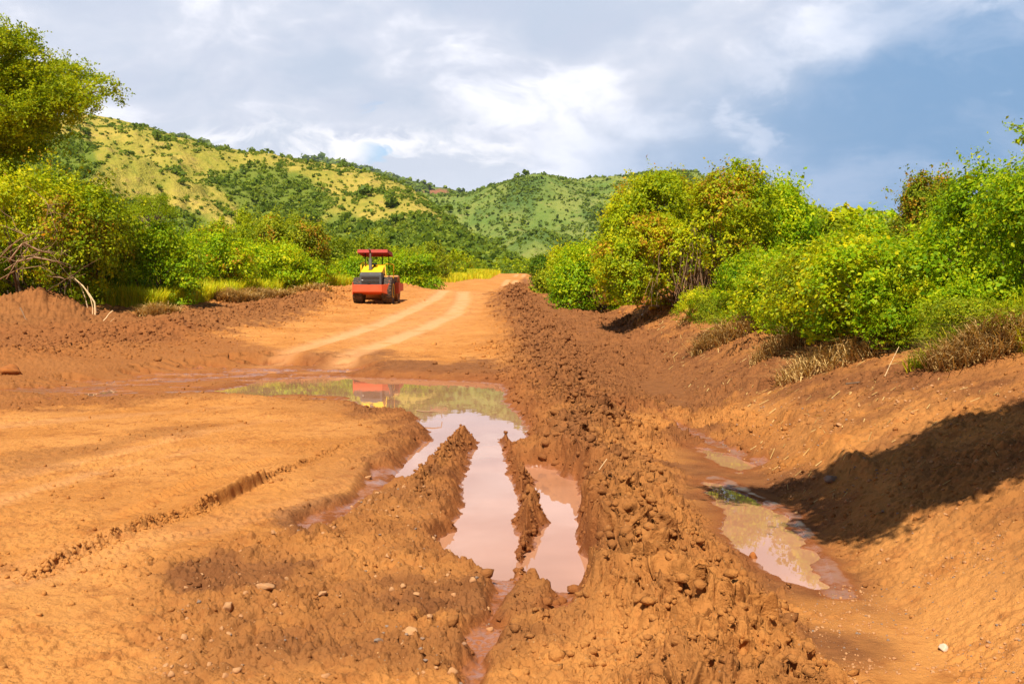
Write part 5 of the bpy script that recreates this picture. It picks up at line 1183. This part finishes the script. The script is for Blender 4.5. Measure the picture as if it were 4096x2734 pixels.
    # handrails
    p = BM(); p.tube([(.72, .02, 1.12), (.70, .05, 1.30), (.60, .10, 2.12), (.66, .14, 2.19), (.98, .55, 2.16), (1.02, .60, 2.11), (.98, .72, 1.45), (.93, .75, 1.15)], .026, 8); p.done('handrail', PAINT_Y, e, True)
    p = BM(); p.tube([(-.72, .25, 1.20), (-.72, .25, 2.12), (-.70, .28, 2.22), (-.55, .30, 2.27), (-.45, .33, 2.22), (-.42, .35, 2.0)], .03, 8); p.tube([(-.66, .5, 1.20), (-.66, .5, 2.05), (-.60, .5, 2.16), (-.5, .5, 2.18)], .026, 8); p.done('handrail', PAINT_Y, e, True)
    # canopy
    posts = ((-.46, .12), (.26, 1.45), (.70, .95), (-.46, 1.55))
    for (a, d) in posts:
        p = BM(); p.tube([(a, d, 1.12), (a, d, 2.86-.12*d)], .028, 6); p.done('post', BLACK, e)
    k = BM(); k.hexa([(-.86, -.10, 2.80), (.80, -.10, 2.80), (.80, 1.85, 2.58), (-.86, 1.85, 2.58), (-.84, -.06, 2.965), (.78, -.06, 2.965), (.78, 1.80, 2.80), (-.84, 1.80, 2.80)])
    f = [q for q in k.b.faces if abs(q.calc_center_median().z-2.69) < .02 and len(q.verts) == 4 and abs(q.calc_center_median().y-.875) < .05][0]; k.b.faces.remove(f)
    can = k.done('canopy', CANV, e)
    k = BM(); k.tube([(-.85, -.11, 2.80), (.79, -.11, 2.80), (.81, .0, 2.79), (.81, 1.84, 2.58), (-.87, 1.86, 2.58), (-.87, 0, 2.80), (-.85, -.11, 2.80)], .022, 6); k.box(-.80, .74, .9, 1.0, 2.66, 2.70); k.done('canopy_frame', CANV, can)
    # rear wheels with lugged tread
    for sx in (-1, 1):
        cx = sx*.79; R_ = .735; W_ = .27
        w_ = BM(); w_.lathe([(-W_, .38), (-W_-.01, .48), (-W_+.01, .60), (-W_+.06, .685), (-W_*.45, .712), (W_*.45, .712), (W_-.06, .685), (W_-.01, .60), (W_+.01, .48), (W_, .38)], 48, 'x', (cx, 0, R_))
        wl = w_.done('wheel', RUBBER, e, True)
        g = BM(); n_ = 26
        for i in range(n_):                       # diamond lugs in three rows
            for row, (o0, o1) in enumerate(((-.255, -.09), (-.075, .075), (.09, .255))):
                t = 2*math.pi*(i+(.5 if row == 1 else 0))/n_; dt = 2*math.pi/n_*.40
                def pt(o, tt, r_): return (cx+o, math.cos(tt)*r_, R_+math.sin(tt)*r_)
                ra = .705 if row == 1 else .685; rb = .742 if row == 1 else .728; sk = dt*.5*(1 if row != 2 else -1)
                g.hexa([pt(o0, t-dt-sk, ra-.03), pt(o1, t-dt+sk, ra-.03), pt(o1, t+dt+sk, ra-.03), pt(o0, t+dt-sk, ra-.03), pt(o0, t-dt*.85-sk, rb if row != 0 else rb-.02), pt(o1, t-dt*.85+sk, rb if row != 2 else rb-.02), pt(o1, t+dt*.85+sk, rb if row != 2 else rb-.02), pt(o0, t+dt*.85-sk, rb if row != 0 else rb-.02)])
        g.done('tread', RUBBER, wl)
        g = BM(); g.lathe([(W_*.1, .40), (W_*sx+.02*sx, .39), (W_*sx+.025*sx, .36), (W_*sx-.06*sx, .33), (W_*sx-.10*sx, .12), (W_*sx-.03*sx, .11), (W_*sx-.02*sx, .02)] if sx > 0 else [(-W_*.1, .40), (-W_-.02, .39), (-W_-.025, .36), (-W_+.06, .33), (-W_+.10, .12), (-W_+.03, .11), (-W_+.02, .02)], 32, 'x', (cx, 0, R_)); g.done('rim', PAINT_Y, wl, True)
    # drum and its frame
    dy = 3.0
    g = BM(); g.lathe([(-.94, .62), (-.94, .745), (-.92, .75), (.92, .75), (.94, .745), (.94, .62), (.86, .60), (.86, .05)], 64, 'x', (0, dy, .75)); g.done('drum', DRUM, e, True)
    g = BM(); g.box(-1.08, 1.08, dy-1.10, dy-.86, .60, 1.05, .02); g.box(-1.08, 1.08, dy+.86, dy+1.02, .60, 1.00, .02)
    for sx in (-1, 1): g.hexa([(sx*0.98 if sx > 0 else -1.10, dy-.855, .60), (1.10 if sx > 0 else -0.98, dy-.855, .60), (1.10 if sx > 0 else -0.98, dy+.855, .60), (0.98 if sx > 0 else -1.10, dy+.855, .60), (0.98 if sx > 0 else -1.10, dy-.855, 1.12), (1.10 if sx > 0 else -0.98, dy-.855, 1.12), (1.10 if sx > 0 else -0.98, dy+.855, 1.0), (0.98 if sx > 0 else -1.10, dy+.855, 1.0)], .015)
    g.box(.90, 1.11, dy-1.13, dy-.80, .50, 1.14, .02); g.done('drum_frame', PAINT_R, e)
    g = BM(); g.box(-.25, .25, 1.3, 1.95, .60, .95, .02); g.lathe([(0, .12), (.5, .12)], 14, 'z', (0, 1.5, .5)); g.done('articulation_joint', DGREY, e)
    g = BM(); g.tube([(.35, 1.3, 1.0), (.55, 1.5, 1.12), (.75, 1.75, 1.02), (.95, 1.92, 1.18)], .018, 6); g.tube([(.30, 1.3, .95), (.5, 1.5, 1.02), (.7, 1.75, .98), (.92, 1.92, 1.1)], .018, 6); g.done('hose', BLACK, e, True)
    tag(e, 'yellow and red single drum road roller with a red canopy parked on the dirt road', 'road roller')
roller()
# ------------------------------------------------------------------ haze over the valley
def haze():
    b = BM(); b.box(-3600, 3600, -150, 5700, -30, 980)
    me = bpy.data.meshes.new('haze'); b.b.to_mesh(me); m = bpy.data.materials.new('thin_haze'); m.use_nodes = True; t = NT(m.node_tree); t.n.clear()
    v = t.add('ShaderNodeVolumePrincipled'); v.inputs['Color'].default_value = rgb(0.78, 0.88, 1.0); v.inputs['Density'].default_value = 0.000028; v.inputs['Anisotropy'].default_value = 0.2
    t.l.new(v.outputs[0], t.add('ShaderNodeOutputMaterial').inputs['Volume']); me.materials.append(m); o = link('haze', me); tag(o, 'thin blue haze filling the valley', kind='stuff')
haze()
